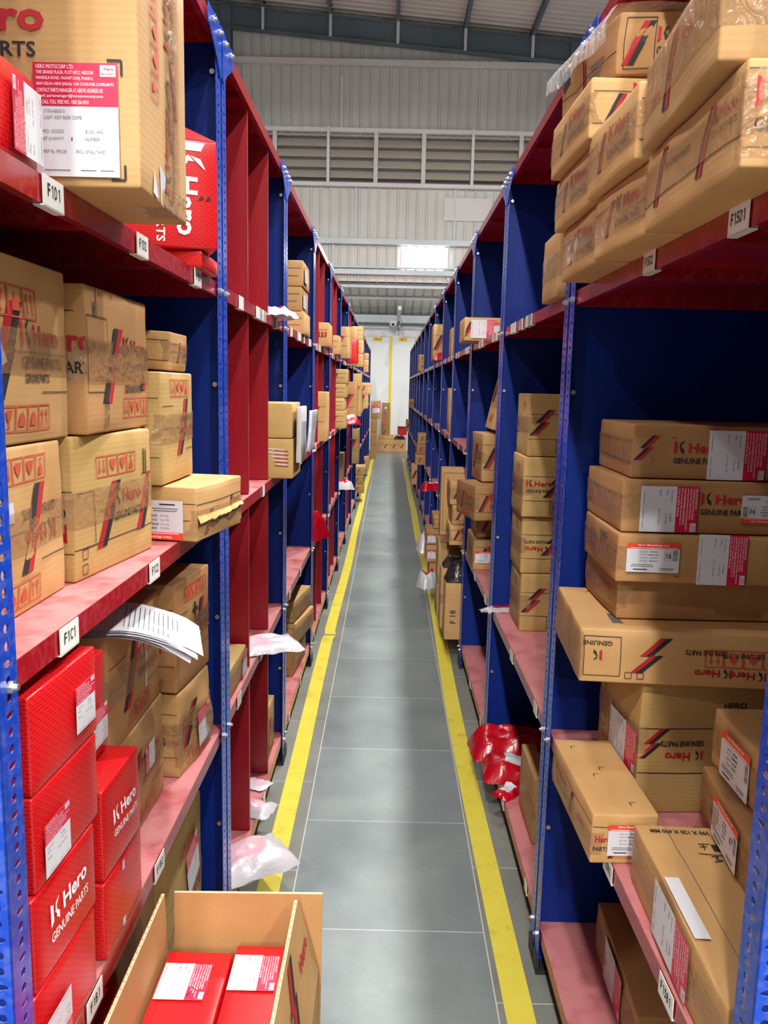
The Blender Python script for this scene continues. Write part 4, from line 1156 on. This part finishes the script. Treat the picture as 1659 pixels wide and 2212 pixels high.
def f(p, w, h):
    p.text('GENUINE PARTS', (-.075, .012), h=.012, w=.095, rot=math.pi, bold=.02); p.text('Hero', (-.085, -.016), h=.018, w=.055, col='p_red', rot=math.pi, bold=.03); p.logo((-.038, -.014), .022, rot=math.pi)
    p.line((-w * .5, .045), (.1, .045), .0018); p.line((-w * .5, -.055), (.1, -.055), .0018); p.stripe((-.14, .012), .065, lean=1.1, flip=True)
    p.text('HERO', (.035, .095), h=.014, w=.05, bold=.02); p.text('THE', (.03, .075), h=.012, w=.03)
marks(o, c, '-y', f)
sticker(o, c, '-x', PLS, .05, -.01, (.6, .9), -math.pi / 2)
marks(o, c, '-x', lambda p, w, h: (p.icons((-.06, -.06), .026, 2), p.frame((-.09, .0), .05, .06, .0014), [p.frame((-.085, y), .012, .012, .0014) for y in (.06, .08)]))
obj('packing_tape', tape_mesh(c, '-x', .02, .06, .05), o)
o, c = carton('widest brown carton of the F15 pile with scribbles on its lid, jutting into the aisle', 'R', .424, 1.80, B + .3, .56, .36, .116, yaw=-4, mat='card', n=11, style='none', tape=False, dent=.004)
def f(p, w, h):
    x0 = -w / 2
    p.frame((x0 + .045, -.0), .075, .085, .0016); p.text('GENUINE', (x0 + .035, .028), h=.010, w=.06, rot=math.pi, bold=.02); p.logo((x0 + .035, .002), .024, rot=math.pi)
    p.stripe((x0 + .145, .005), .075, lean=1.1, flip=True); p.icons((x0 + .33, .005), .036, 4, math.pi); p.text('GENUINE PARTS', (x0 + .255, .017), h=.011, w=.085, rot=math.pi, bold=.02); p.text('GENUINE PARTS', (x0 + .33, .013), h=.011, w=.085, rot=math.pi, bold=.02)
    p.brand((x0 + .27, -.016), .08, math.pi, second=False); p.brand((x0 + .34, -.018), .08, math.pi, second=False); p.stripe((x0 + .47, -.02), .06, lean=1.1, flip=True)
    for x in (.10, .125): p.frame((x0 + x, -.04), .013, .013, .0014)
marks(o, c, '-y', f)
def f(p, w, h):
    x0 = -w / 2
    p.text('Hero', (x0 + .36, .05), h=.04, w=.10, col='p_red', rot=math.radians(-70), bold=.03); p.text('GENUINE', (x0 + .30, .05), h=.02, w=.09, rot=math.radians(-75), bold=.02)
    for k in range(7): p.rect((x0 + .085, -.13 + k * .011), .022, .006, 'p_grey')
marks(o, c, '+z', f)
def f(p, w, h):
    x0 = -w / 2
    def scr(pts, ox, oy, k):
        for a, b in zip(pts, pts[1:]): p.line((ox + a[0] * k, oy + a[1] * k), (ox + b[0] * k, oy + b[1] * k), .0022)
    scr([(0, 0), (1.6, .9), (3, 1.0)], x0 + .20, -.06, .03); scr([(.2, .8), (.8, .1), (1.2, .9), (1.6, .2), (1.9, 1.0)], x0 + .20, -.05, .03); scr([(2.2, -.3), (2.0, .5), (2.6, .3), (2.5, -.6)], x0 + .20, -.05, .03)
    scr([(0, 0), (.6, .7), (.5, -.2), (1.3, .6), (1.2, -.3), (2, .4), (.2, .2)], x0 + .06, .13, .03)
marks(o, c, '+z', f, 'handwriting')
obj('clear_wrap', tape_mesh(c, '-x', .0, .1, .01), o)
o, c = carton('brown carton pressed flat between the widest and the 18-labelled F15 cartons', 'R', .502, 1.83, B + .418, .44, .28, .0905, yaw=0, mat='card_dark', n=6, style='none')
o, c = carton('brown carton with dispatch label 18 left of a price label, F15 pile', 'R', .489, 1.81, B + .5105, .44, .33, .1, yaw=-2.5, mat='card_dark', n=9, style='none')
sticker(o, c, '-y', dispatch_label_mesh('18'), -.148, .004, (.72, .72), 0, 'dispatch_label'); sticker(o, c, '-y', PLS, -.008, .004, (.66, .55), -math.pi / 2)
def f(p, w, h): p.stripe((.12, .0), .05, lean=1.1); p.line((-.10, -.035), (-.09, -.035), .0014); p.line((.155, -.03), (.165, -.03), .0014)
marks(o, c, '-y', f); marks(o, c, '-x', lambda p, w, h: (p.line((-w * .5, .012), (w * .5, .012), .0014), p.para((.05, .03), .07, .02, 2, 'p_grey')))
o, c = carton('brown carton with price label then dispatch label 90, right under the topmost, F15 pile', 'R', .495, 1.825, B + .6125, .44, .315, .11, yaw=-1, mat='card_dark', n=9, style='none')
sticker(o, c, '-y', PLS, -.125, -.004, (.60, .66), -math.pi / 2); sticker(o, c, '-y', dispatch_label_mesh('90'), .075, .0, (.68, .68), math.pi, 'dispatch_label')
def f(p, w, h): p.brand((-.01, .005), .10); p.stripe((.17, .0), .06, lean=1.1)
marks(o, c, '-y', f); marks(o, c, '-x', lambda p, w, h: (p.text('Hero', (-.115, .0), h=.014, w=.05, col='p_red', bold=.03), p.text('PARTS', (-.12, -.022), h=.011, w=.05, bold=.02), p.line((-w * .5, .02), (w * .5, .02), .0014)))
o, c = carton('brown carton with a curled price label at the top of the F15 pile', 'R', .517, 1.84, B + .7245, .44, .30, .112, yaw=-2, mat='card_dark', n=9, style='none')
sticker(o, c, '-y', PLS, -.005, -.004, (.64, .66), -math.pi / 2)
def f(p, w, h): p.brand((-.085, -.004), .10); p.stripe((-.19, .008), .05, lean=1.0); p.stripe((.11, .01), .06, lean=1.1); p.line((-.14, .03), (-.13, .03), .0014)
marks(o, c, '-y', f); marks(o, c, '-x', lambda p, w, h: (p.line((-w * .5, .02), (w * .5, .02), .0014), p.line((-w * .5, -.02), (w * .5, -.025), .0022)))

o, c = carton('brown carton marked 390 X 120 X 490 MM lying over the F15B1 tag', 'R', .466, 1.165, B, .38, .45, .112, yaw=-2, mat='card', n=10, style='none')
def f(p, w, h):
    p.text('390 X 120 X 490 MM', (-.115, .202), h=.012, w=.105, rot=math.pi, bold=.02)
    p.line((-w * .36, -h * .5), (-w * .36, h * .5), .001, 'p_grey')
marks(o, c, '+z', f)
def f(p, w, h):
    def scr(pts, ox, oy, k):
        for a, b in zip(pts, pts[1:]): p.line((ox + a[0] * k, oy + a[1] * k), (ox + b[0] * k, oy + b[1] * k), .0022)
    k = .017; ox = -.095
    def st(pts, a, b): scr(pts, ox + a, .135 + b, k)
    st([(0, 0), (1.2, .1)], 0, .03); st([(.2, .1), (.1, -1)], .005, .03); st([(.0, -.5), (.8, -.4)], .0, .03); st([(1.6, .5), (1.1, -1.1)], .012, .03); st([(0, 0), (.1, -.8)], .045, .03); st([(.9, .1), (.3, 0), (.8, -.4), (.2, -.8)], .045, .03)
    st([(-.5, 0), (4.5, -.4)], 0, .0); st([(0, 0), (.8, .2), (.3, -.4), (.9, -.6), (0, -.9)], .01, -.008); st([(0, 0), (.6, -.2), (.1, -.5), (.6, -.8), (0, -1)], .035, -.01)
    p.rect((ox + .028, .155), .012, .02, 'p_black')
marks(o, c, '+z', f, 'handwriting')
sticker(o, c, '+z', BLANK, -.1765, -.02, (.024, .15), 0); sticker(o, c, '-x', PLS, .02, .004, (.60, .95), -math.pi / 2)
o, c = carton('brown carton with dispatch label 67 on top of the 390 mm carton', 'R', .600, 1.305, B + .1145, .28, .29, .088, yaw=-6, mat='card_dark', n=8, style='none')
sticker(o, c, '-x', dispatch_label_mesh('67'), .02, .0, (.9, .9), 0, 'dispatch_label')
marks(o, c, '-x', lambda p, w, h: (p.poly([(0, 0), (.012, .02), (.016, -.02)], (-.06, .0), 'p_black'), p.icons((-.11, -.02), .022, 2)))
o, c = carton('brown carton with an unnumbered dispatch label above the 67-labelled carton', 'R', .632, 1.312, B + .2045, .28, .30, .108, yaw=-1, mat='card', n=8, style='none')
sticker(o, c, '-x', dispatch_label_mesh(''), -.03, -.004, (.8, 1.0), 0, 'dispatch_label')
marks(o, c, '+z', lambda p, w, h: p.text('THIS SIDE', (-.06, .10), h=.01, w=.05, col='p_grey'))
# bottom shelf of F15
o, c = carton('brown carton with a peeling white label on the bottom F15 shelf', 'R', .580, 1.765, A, .36, .40, .13, yaw=-2, mat='card_dark', n=8, style='none', dent=.005)
sticker(o, c, '-x', PLS, .0, .0, (.7, .9), -math.pi / 2); marks(o, c, '-y', lambda p, w, h: p.brand((-.06, .0), .14))
o, c = carton('brown carton with a plain front on the bottom F15 shelf below F15B1', 'R', .64, 1.30, A, .34, .34, .10, yaw=-2, mat='card_dark', n=6, style='none')
sticker(o, c, '-y', dispatch_label_mesh(''), -.1, -.0, 1.0, 0, 'dispatch_label')

# ------------------------------------------------------------------ second bay of the F15 row
o, c = carton('pale brown carton beside the blue post, fourth shelf of the second F15-row bay', 'R', .43, 2.265, D, .34, .20, .17, mat='card', n=5, style='none')
for k, (x, yn, z, dz, r1, lb) in enumerate(((.513, 2.955, B, .222, False, 'bottom'), (.508, 2.96, B + .2235, .216, True, 'third down'), (.500, 2.94, B + .441, .222, False, 'second down'), (.512, 2.95, B + .6645, .228, False, 'top'))):
    dy = .26
    o, c = carton('brown carton with a printed notice panel, %s of four stacked next to F15' % lb, 'R', x, yn + dy / 2, z, .42, dy, dz - .001, mat='card_olive', n=8, style='none', tape=True, seed=k + 40.2)
    def f(p, w, h, k=k, r1=r1):
        x0 = -w / 2
        p.stripe((x0 + (.05 if k in (0, 3) else .12), .01), .09, lean=1.0); p.brand((x0 + (.155 if k in (0, 3) else .06), .0), .10, math.pi if r1 else 0)
        p.line((x0, .04), (x0 + .3, .04), .0016); p.line((x0, -.05), (x0 + .3, -.05), .0016)
        if k != 1: p.frame((x0 + .14, -.075), .075, .05, .002); p.para((x0 + .14, -.075), .062, .04, 5, 'p_black')
    marks(o, c, '-y', f); marks(o, c, '-x', lambda p, w, h: (p.icons((.03, h * .3), .03, 2), p.text('Hero', (-.09, .0), h=.022, w=.05, col='p_red', bold=.03), p.text('PARTS', (-.09, -.03), h=.014, w=.05, bold=.02)))
o, c = carton('slim brown carton standing on edge, bottom shelf of the second F15-row bay', 'R', .50, 2.58, A, .05, .26, .23, mat='card', n=5, style='none')

def poly_bag(label, loc, rot, w, l, th, mats, seed, name='plastic_bag', group=None, label_rect=True, nx=26, ny=18, txt=None, kind='bag'):
    """sealed flat plastic bag: puffed pillow with crimped edges"""
    mb = MB()
    def P(i, j, top):
        u = i / nx * 2 - 1; v = j / ny * 2 - 1
        e = max(0, (1 - u ** 4)) * max(0, (1 - v ** 2))
        n1 = nz((u * 1.3 + seed, v * 1.1 - seed, seed), 1.0); n2 = nz((u * 3.1 - seed, v * 3.6, seed), 1.0)
        h = th * e ** .5 * (.8 + .35 * n1 + .16 * n2)
        z = h if top else .0012
        z += .010 * (1 - e) * (.5 + nz((u * 3, v * 3, seed), 1.0)) * (1 if top else .8)
        pull = 1 - .10 * e
        return (u * l / 2 * pull + .008 * nz((v * 2, seed, 0), 1), v * w / 2 * pull + .010 * nz((u * 2.4, seed, 5), 1), max(.0008, z))
    W1 = ny + 1
    for top in (1, 0):
        vs = [P(i, j, top) for i in range(nx + 1) for j in range(ny + 1)]; fs = []; ms = []
        for i in range(nx):
            for j in range(ny):
                q = (i * W1 + j, (i + 1) * W1 + j, (i + 1) * W1 + j + 1, i * W1 + j + 1)
                fs.append(q if top else tuple(reversed(q)))
        o0 = len(mb.f); mb.add(vs, fs)
        if top and label_rect:
            for i in range(nx):
                for j in range(ny):
                    if .22 * nx < i < .72 * nx and .2 * ny < j < .8 * ny: mb.m[o0 + i * ny + j] = 1
    me = mb.mesh(name, [M[m] for m in mats], True)
    o = obj(name, me, None, loc, rot); tag(o, label, kind, group)
    if txt:
        p = Print(); p.text(txt, (-l * .1, w * .36), w=l * .5, col='p_white', bold=.02)
        obj('printed_marks', p.build(lambda a, b, q: Vector((a, b, P((a / l + .5) * nx, (b / w + .5) * ny, 1)[2] + .003 + q)), 'printed_marks'), o)
    return o
poly_bag('red plastic pouch with white lettering, rear one of two on the shelf next to F15', (.545, 3.12, A), (0, 0, math.radians(2)), .17, .36, .13, ['bag_red', 'bag_white'], 3.1, label_rect=False, txt='Hero MotoCorp')
poly_bag('red plastic pouch with a silver printed panel, front one of two next to F15', (.56, 2.925, A), (0, 0, math.radians(-3)), .165, .33, .10, ['bag_red', 'bag_silver'], 5.7)
poly_bag('small white and red pouch drooping by the slim upright carton', (.475, 2.78, A), (0, 0, math.radians(40)), .07, .12, .04, ['bag_red', 'bag_white'], 8.2)
poly_bag('crumpled clear and red wrapper caught on the post two bays into the F15 row', (.475, 3.22, B), (0, 0, math.radians(10)), .05, .16, .03, ['film', 'bag_red'], 9.4, nx=10, ny=8)

# ------------------------------------------------------------------ third and fourth bays of the F15 row
R3 = 'third F15-row bay'
o, c = carton('brown carton with two labels on the fourth shelf of the ' + R3, 'R', .372, 4.28, D, .30, .28, .115, mat='card', n=6, style='none', tape=False)
sticker(o, c, '-y', PLS, -.055, .0, (.56, .7), -math.pi / 2); sticker(o, c, '-y', dispatch_label_mesh(''), .06, -.005, .85, 0, 'dispatch_label'); marks(o, c, '-y', lambda p, w, h: p.stripe((-.13, .0), .07))
o, c = carton('brown carton with a white label, lowest of the heap, ' + R3, 'R', .445, 4.16, B, .30, .34, .152, mat='card', n=7, dent=.006)
sticker(o, c, '-y', dispatch_label_mesh(''), -.09, -.01, .7, 0, 'dispatch_label')
o, c = carton('small shaded carton second from the bottom of the heap in the ' + R3, 'R', .462, 4.18, B + .155, .28, .26, .128, mat='card_dark', n=6)
o, c = carton('brown carton with a plain side turned out, mid-heap in the ' + R3, 'R', .388, 3.92, B + .286, .26, .30, .165, yaw=12, mat='card_dark', n=7)
o, c = carton('brown carton second from the top of the heap in the ' + R3, 'R', .452, 4.06, B + .455, .26, .24, .235, mat='card', n=7, yaw=6, dent=.006)
o, c = carton('thin brown carton leaning against the panel above the heap in the ' + R3, 'R', .50, 4.05, B + .705, .07, .26, .40, mat='card', n=7, tilt=(0, 12), dent=.006)
R4_ = 'fourth F15-row bay'
o, c = carton('tall flat carton standing at the back of the second shelf, ' + R4_, 'R', .338, 5.02, B, .34, .12, .42, mat='card', n=6, style='none', tape=False)
marks(o, c, '-y', lambda p, w, h: p.frame((-.02, 0), w * .8, h * .86, .002))
for k, (dz, x) in enumerate(((.118, .373), (.118, .384), (.135, .368))):
    z = B + (0, .12, .24)[k]
    o, c = carton('small brown carton, %s of three stacked on the second shelf, %s' % (('lowest', 'middle', 'top')[k], R4_), 'R', x, 4.76, z, .24, .26, dz, mat='card', n=6, rot180=k == 1)
for k, (yn, x, h, lb) in enumerate(((4.62, .360, .34, 'brown carton marked F 18 jutting from the bottom shelf'), (4.86, .350, .37, 'brown carton directly behind the F 18 carton'), (5.10, .342, .50, 'taller brown carton second behind the F 18 carton'))):
    o, c = carton(lb, 'R', x, yn + .10, A, .32, .20, h, mat='card', n=6, style='none', tape=k > 0, dent=.005)
    if k == 0: marks(o, c, '-y', lambda p, w, h: (p.text('F', (-.112, -.06), h=.034, rot=math.pi / 2, bold=.01), p.text('18', (-.114, -.008), h=.034, rot=math.pi / 2, bold=.01)), 'handwriting')
poly_bag('dark crumpled film over the cartons behind the F 18 carton', (.50, 4.98, A + .374), (0, 0, 0), .14, .28, .09, ['bag_black', 'bag_black'], 2.2, label_rect=False, nx=10, ny=8)
poly_bag('dark film bundle lying on the F 18 carton', (.50, 4.72, A + .344), (0, 0, 0), .16, .28, .16, ['bag_black', 'bag_black'], 6.2, label_rect=False, nx=10, ny=8)
R5 = 'fifth F15-row bay'
z = A
for k, (dz, x, y) in enumerate(((.175, .34, 6.12), (.128, .310, 6.10), (.115, .306, 6.10), (.10, .36, 6.15))):
    o, c = carton('brown carton, %s of four in the floor-level stack, %s' % (('lowest', 'second', 'third', 'top')[k], R5), 'R', x, y, z, .30, .26, dz, mat='card_dark', n=5, dent=.006, style='far'); z += dz + .003
    if k in (1, 2): sticker(o, c, '-y', dispatch_label_mesh(''), -.11, -.01, (.4, .7), 0, 'dispatch_label')
poly_bag('crumpled silver film with red edge hanging before the low stack of the fifth F15-row bay', (.325, 5.88, A), (0, 0, .5), .13, .15, .15, ['bag_silver', 'bag_red'], 4.4, nx=12, ny=10)
poly_bag('red pouch on the second shelf of the sixth F15-row bay', (.40, 7.15, B), (0, 0, .3), .14, .20, .10, ['bag_red', 'bag_white'], 7.4, nx=10, ny=8)
poly_bag('white pouch on the bottom shelf of the sixth F15-row bay', (.40, 7.25, A), (0, 0, .3), .16, .22, .22, ['bag_white', 'bag_red'], 1.4, nx=10, ny=8)
def far(label, side, x, yn, z, dx, dy, dz, **k):
    k.setdefault('n', 4); k.setdefault('style', 'far'); k.setdefault('tape', False)
    return carton(label, side, x, yn + dy / 2, z + .0006, dx, dy, dz, **k)
far('slim brown carton on the fourth shelf of the fifth F15-row bay', 'R', .448, 5.97, ZL['D'], .28, .25, .20)
far('slim brown carton on the third shelf of the fifth F15-row bay', 'R', .485, 6.45, ZL['C'], .28, .25, .35)
far('tall brown carton on the fourth shelf of the sixth F15-row bay', 'R', .375, 7.12, ZL['D'], .30, .30, .31)
poly_bag('scrap of red film beside the tall carton, fourth shelf, sixth F15-row bay', (.44, 7.09, ZL['D'] + .0006), (0, 0, 0), .05, .14, .07, ['bag_red', 'bag_red'], 3.9, nx=8, ny=6, label_rect=False)
for k in range(3): far('dark brown carton, %s of three on the second shelf, eighth F15-row bay' % ('lowest', 'middle', 'top')[k], 'R', .335 + .012 * k, 9.62, ZL['B'] + k * .125, .30, .30, .122, mat='card_dark')
for k in range(2): far('brown carton, %s of two on the fourth shelf, ninth F15-row bay' % ('lower', 'upper')[k], 'R', .402, 11.3, ZL['D'] + k * .122, .30, .30, .12 - .02 * k)
far('brown carton with a label on the bottom shelf, tenth F15-row bay', 'R', .378, 12.45, ZL['A'], .30, .30, .31)
far('dark carton jutting from the third shelf, twelfth F15-row bay', 'R', .372, 14.8, ZL['C'], .30, .30, .15, mat='card_dark')
far('dark carton at the low far end, fourteenth F15-row bay', 'R', .38, 17.2, ZL['B'], .30, .30, .25, mat='card_dark')

# ------------------------------------------------------------------ second bay of the F1 row onward
L2_ = 'second F1-row bay'
Cz = ZL['C'] + .0006
o, c = carton('brown carton with shredded silver print, lower of two by the divider, ' + L2_, 'L', -.347, 3.075, Cz, .30, .26, .146, mat='card_olive', n=7, style='none', tape=False)
def f(p, w, h):
    for k in range(5): p.rect((.085 + .006 * k, .035 - k * .014), .07 - .008 * k, .004, 'sticker', math.radians(-4)); p.rect((.11, .03 - k * .014), .05, .003, 'p_red', math.radians(-4))
marks(o, c, '-y', f)
o, c = carton('brown carton with papers at its side, upper of two by the divider, ' + L2_, 'L', -.350, 3.075, Cz + .148, .30, .26, .128, mat='card_olive', n=7, style='none', tape=False)
marks(o, c, '-y', lambda p, w, h: p.text('PARTS', (.045, .0), h=.01, w=.03))
o, c = carton('flat grey-white packet standing against the paired cartons, ' + L2_, 'L', -.318, 3.05, Cz + .058, .018, .20, .205, mat='paper_card', n=8, style='none', tape=False, dent=.004, bulge=.001, name='packet', cat='packet')
o, c = carton('silvery packet leaning outside the grey-white packet, ' + L2_, 'L', -.288, 3.06, Cz + .10, .012, .18, .15, mat='bag_silver', n=8, style='none', tape=False, dent=.006, bulge=.001, tilt=(0, 5), name='packet', cat='packet')
o, c = carton('flat brown carton with a pouch on its side, second shelf of the ' + L2_, 'L', -.437, 2.33, B, .30, .26, .088, mat='card_olive', n=7, style='none', dent=.004)
sticker(o, c, '-y', PLS, .10, .0, (.5, .4), 0); sticker(o, c, '+x', PLS, .08, -.0, (.5, .4), 0)
poly_bag('clear pouch of pink papers jutting from the second shelf of the ' + L2_, (-.42, 2.68, B), (0, 0, math.radians(25)), .16, .26, .045, ['bag_white', 'bag_pink'], 6.6)
o, c = carton('brown carton behind the red divider on the bottom shelf, ' + L2_, 'L', -.445, 3.045, A, .30, .24, .21, mat='card_olive', n=5)
poly_bag('large pale plastic pouch drooping over the bottom shelf edge of the ' + L2_, (-.41, 2.30, A), (0, 0, math.radians(35)), .20, .28, .07, ['bag_white', 'bag_pink'], 1.9)
poly_bag('small pale plastic pouch on the bottom shelf of the ' + L2_, (-.45, 2.62, A), (0, 0, math.radians(-15)), .10, .16, .04, ['bag_white', 'bag_pink'], 5.2, nx=10, ny=8)
poly_bag('tiny white pouch by the divider foot on the bottom shelf of the ' + L2_, (-.46, 2.80, A), (0, 0, math.radians(-25)), .08, .10, .012, ['bag_white', 'bag_pink'], 7.2, nx=8, ny=6)
poly_bag('red and white pouch over the fourth shelf edge of the ' + L2_, (-.42, 3.05, D), (0, 0, math.radians(80)), .12, .22, .05, ['bag_white', 'bag_red'], 3.4, nx=12, ny=8)
L3_ = 'third F1-row bay'
zz = D
for k, (dz, x) in enumerate(((.105, -.412), (.112, -.424), (.118, -.418))):
    o, c = far('brown carton, %s of three stacked on the fourth shelf, %s' % (('lowest', 'middle', 'top')[k], L3_), 'L', x, 3.92, zz, .28, .30, dz, n=5); zz += dz + .002
    if k: sticker(o, c, '+x', dispatch_label_mesh(''), -.06, .0, .9, 0, 'dispatch_label')
zz = A
for k, (dz, x, yw) in enumerate(((.17, -.445, -4), (.105, -.415, -9), (.11, -.43, -8))):
    o, c = carton('long brown carton, %s of three on the bottom shelf, %s' % (('lowest', 'middle', 'top')[k], L3_), 'L', x, 4.12, zz, .30, .36, dz, yaw=yw, mat=('card_dark', 'card', 'card_olive')[k], n=6, dent=.006); zz += dz + .004
L4_ = 'fourth F1-row bay'
far('narrow brown carton standing on the third shelf, ' + L4_, 'L', -.384, 5.03, ZL['C'], .28, .22, .307)
o, c = far('brown carton with a torn strip of print on the fourth shelf, ' + L4_, 'L', -.375, 5.03, ZL['D'], .30, .30, .142)
marks(o, c, '-y', lambda p, w, h: [p.rect((.07 + k * .02, .0), .012, .03, 'p_red') for k in range(4)])
poly_bag('red and clear film hanging at the second shelf, ' + L4_, (-.43, 4.72, ZL['B'] + .0006), (0, 0, 1.2), .12, .2, .20, ['bag_red', 'bag_white'], 4.9, nx=10, ny=8, label_rect=False)
L5_ = 'fifth F1-row bay'
far('brown carton with a white label on the fourth shelf, ' + L5_, 'L', -.386, 6.215, ZL['D'], .30, .30, .14)
zz = ZL['C']
for k, (dz, x) in enumerate(((.148, -.352), (.1, -.36), (.112, -.35), (.116, -.342))):
    far('brown carton, %s of four on the third shelf, %s' % (('lowest', 'second', 'third', 'top')[k], L5_), 'L', x, 6.63, zz, .34, .27, dz, mat='card_olive', n=5); zz += dz + .002
far('large brown carton jutting from the fourth shelf, sixth F1-row bay', 'L', -.345, 7.08, ZL['D'], .34, .32, .27)
far('grey-brown carton on the third shelf, sixth F1-row bay', 'L', -.30, 7.6, ZL['C'], .34, .34, .39, mat='card_dark')
poly_bag('red film scrap on the third shelf before the grey-brown carton', (-.36, 7.42, ZL['C'] + .0006), (0, 0, .4), .16, .2, .12, ['bag_red', 'bag_white'], 8.8, nx=10, ny=8)
poly_bag('red and white pouch on the second shelf, sixth F1-row bay', (-.40, 7.12, ZL['B'] + .0006), (0, 0, .4), .14, .2, .11, ['bag_white', 'bag_red'], 5.8, nx=10, ny=8)
far('slim carton on the second shelf, sixth F1-row bay', 'L', -.43, 7.85, ZL['B'], .30, .24, .26)
far('bright red carton jutting from the fourth shelf, seventh F1-row bay', 'L', -.33, 8.3, ZL['D'], .32, .30, .245, mat='redbox', style='none')
far('tall brown carton behind the bright red one, seventh F1-row bay', 'L', -.372, 9.09, ZL['D'], .32, .25, .42)
for k in range(3): far('brown carton, %s of three on the fourth shelf, eighth F1-row bay' % ('lowest', 'middle', 'top')[k], 'L', (-.32, -.315, -.325)[k], 9.75, ZL['D'] + k * .158, .32, .32, .155)
far('brown carton on the third shelf, eighth F1-row bay', 'L', -.33, 9.6, ZL['C'], .32, .32, .50, mat='card_olive')
far('upright brown carton on the second shelf, eighth F1-row bay', 'L', -.345, 9.6, ZL['B'], .30, .30, .41, mat='card_olive')
far('brown carton on the third shelf, ninth F1-row bay', 'L', -.355, 10.9, ZL['C'], .30, .34, .246)
far('brown carton in shiny wrap jutting over the aisle, ninth F1-row bay', 'L', -.25, 10.9, ZL['C'] + .25, .34, .34, .155)
for k in range(3): far('brown carton, %s of three on the bottom shelf, ninth F1-row bay' % ('lowest', 'middle', 'top')[k], 'L', (-.325, -.33, -.31)[k], 11.25, ZL['A'] + k * .127, .32, .32, .124, mat='card_olive')
for k in range(3): far('brown carton, %s of three on the fourth shelf, eleventh F1-row bay' % ('lowest', 'middle', 'top')[k], 'L', -.345, 13.2, ZL['D'] + k * .102, .32, .30, .1)
far('brown carton on the bottom shelf, twelfth F1-row bay', 'L', -.34, 14.6, ZL['A'], .30, .30, .22)
far('brown carton on the third shelf, eleventh F1-row bay', 'L', -.34, 13.3, ZL['C'], .30, .30, .3)

# ------------------------------------------------------------------ goods on the floor before the white partition
zz = 0
for k, (dz, w) in enumerate(((.298, .145), (.296, .145), (.31, .145), (.40, .225))):
    o, c = carton('brown carton, %s of four stacked at the end of the F1 row' % ('lowest', 'second', 'third', 'top')[k], 'L', -.25 if k < 3 else -.178, 18.42, zz, w, .34, dz, mat='card_dark', n=4, style='none', tape=False); zz += dz + .002
    if k == 3: sticker(o, c, '-y', PLS, .01, .02, (1.0, 1.0), .08)
o, c = carton('long brown carton with black marks on the floor before the partition', 'L', .455, 20.5, 0.0005, .71, .36, .325, mat='card', n=5, style='none', tape=False)
marks(o, c, '-y', lambda p, w, h: [(p.stripe((x, .0), .10, lean=1.0), p.line((x - .16, .03), (x - .04, .03), .006)) for x in (-.15, .06, .26)])
o, c = carton('flat brown carton lying under the tall open carton', 'L', .145, 20.52, .328, .40, .32, .10, mat='card', n=4, style='none', tape=False)
o, c = carton('tall narrow brown carton with open top flaps on the flat carton', 'L', .035, 20.52, .431, .205, .22, .80, mat='card_dark', n=5, style='none', tape=False)
marks(o, c, '-y', lambda p, w, h: (p.icons((-.02, -.02), .07, 4, math.pi / 2), p.rect((.0, .28), .06, .05, 'sticker'), p.stripe((-.02, -.33), .1), p.rect((-.02, .15), .07, .07, 'p_grey')))
for sgn in (-1, 1):
    mb = MB(); mb.add([(sgn * .10, -.11, .80), (sgn * .10, .11, .80), (sgn * .02, .11, .868), (sgn * .02, -.11, .868), (sgn * .10, -.11, .804), (sgn * .10, .11, .804), (sgn * .02, .11, .872), (sgn * .02, -.11, .872)], [(0, 1, 2, 3), (7, 6, 5, 4), (0, 4, 5, 1), (1, 5, 6, 2), (2, 6, 7, 3), (3, 7, 4, 0)])
    obj('flap', fix_normals(mb.mesh('flap', [M['card_edge']])), o)
poly_bag('dark film bundle on the long carton before the partition', (.30, 20.5, .328), (0, 0, 0), .30, .30, .11, ['bag_black', 'bag_black'], 5.5, nx=8, ny=8, label_rect=False)
rb = empty('open_red_box', (.36, 20.5, .45)); tag(rb, 'open red box tipped on the dark film bundle before the partition', 'box')
for b in ((-.12, .12, -.10, .10, 0, .012), (-.12, -.108, -.10, .10, .012, .16), (.108, .12, -.10, .10, .012, .16), (-.12, .12, .088, .10, .012, .20)):
    part_box('box_wall', M['redbox'], rb, *b)
part_box('flap', M['card_edge'], rb, -.12, .12, -.10, .09, .20, .206)
mb = MB(); mb.add([(-.12, -.10, .012), (.12, -.10, .012), (.03, -.17, -.02), (-.05, -.16, -.02), (-.12, -.097, .014), (.12, -.097, .014), (.03, -.167, -.018), (-.05, -.157, -.018)], [(0, 1, 2, 3), (7, 6, 5, 4), (0, 4, 5, 1), (1, 5, 6, 2), (2, 6, 7, 3), (3, 7, 4, 0)])
obj('flap', fix_normals(mb.mesh('flap', [M['redbox']])), rb)
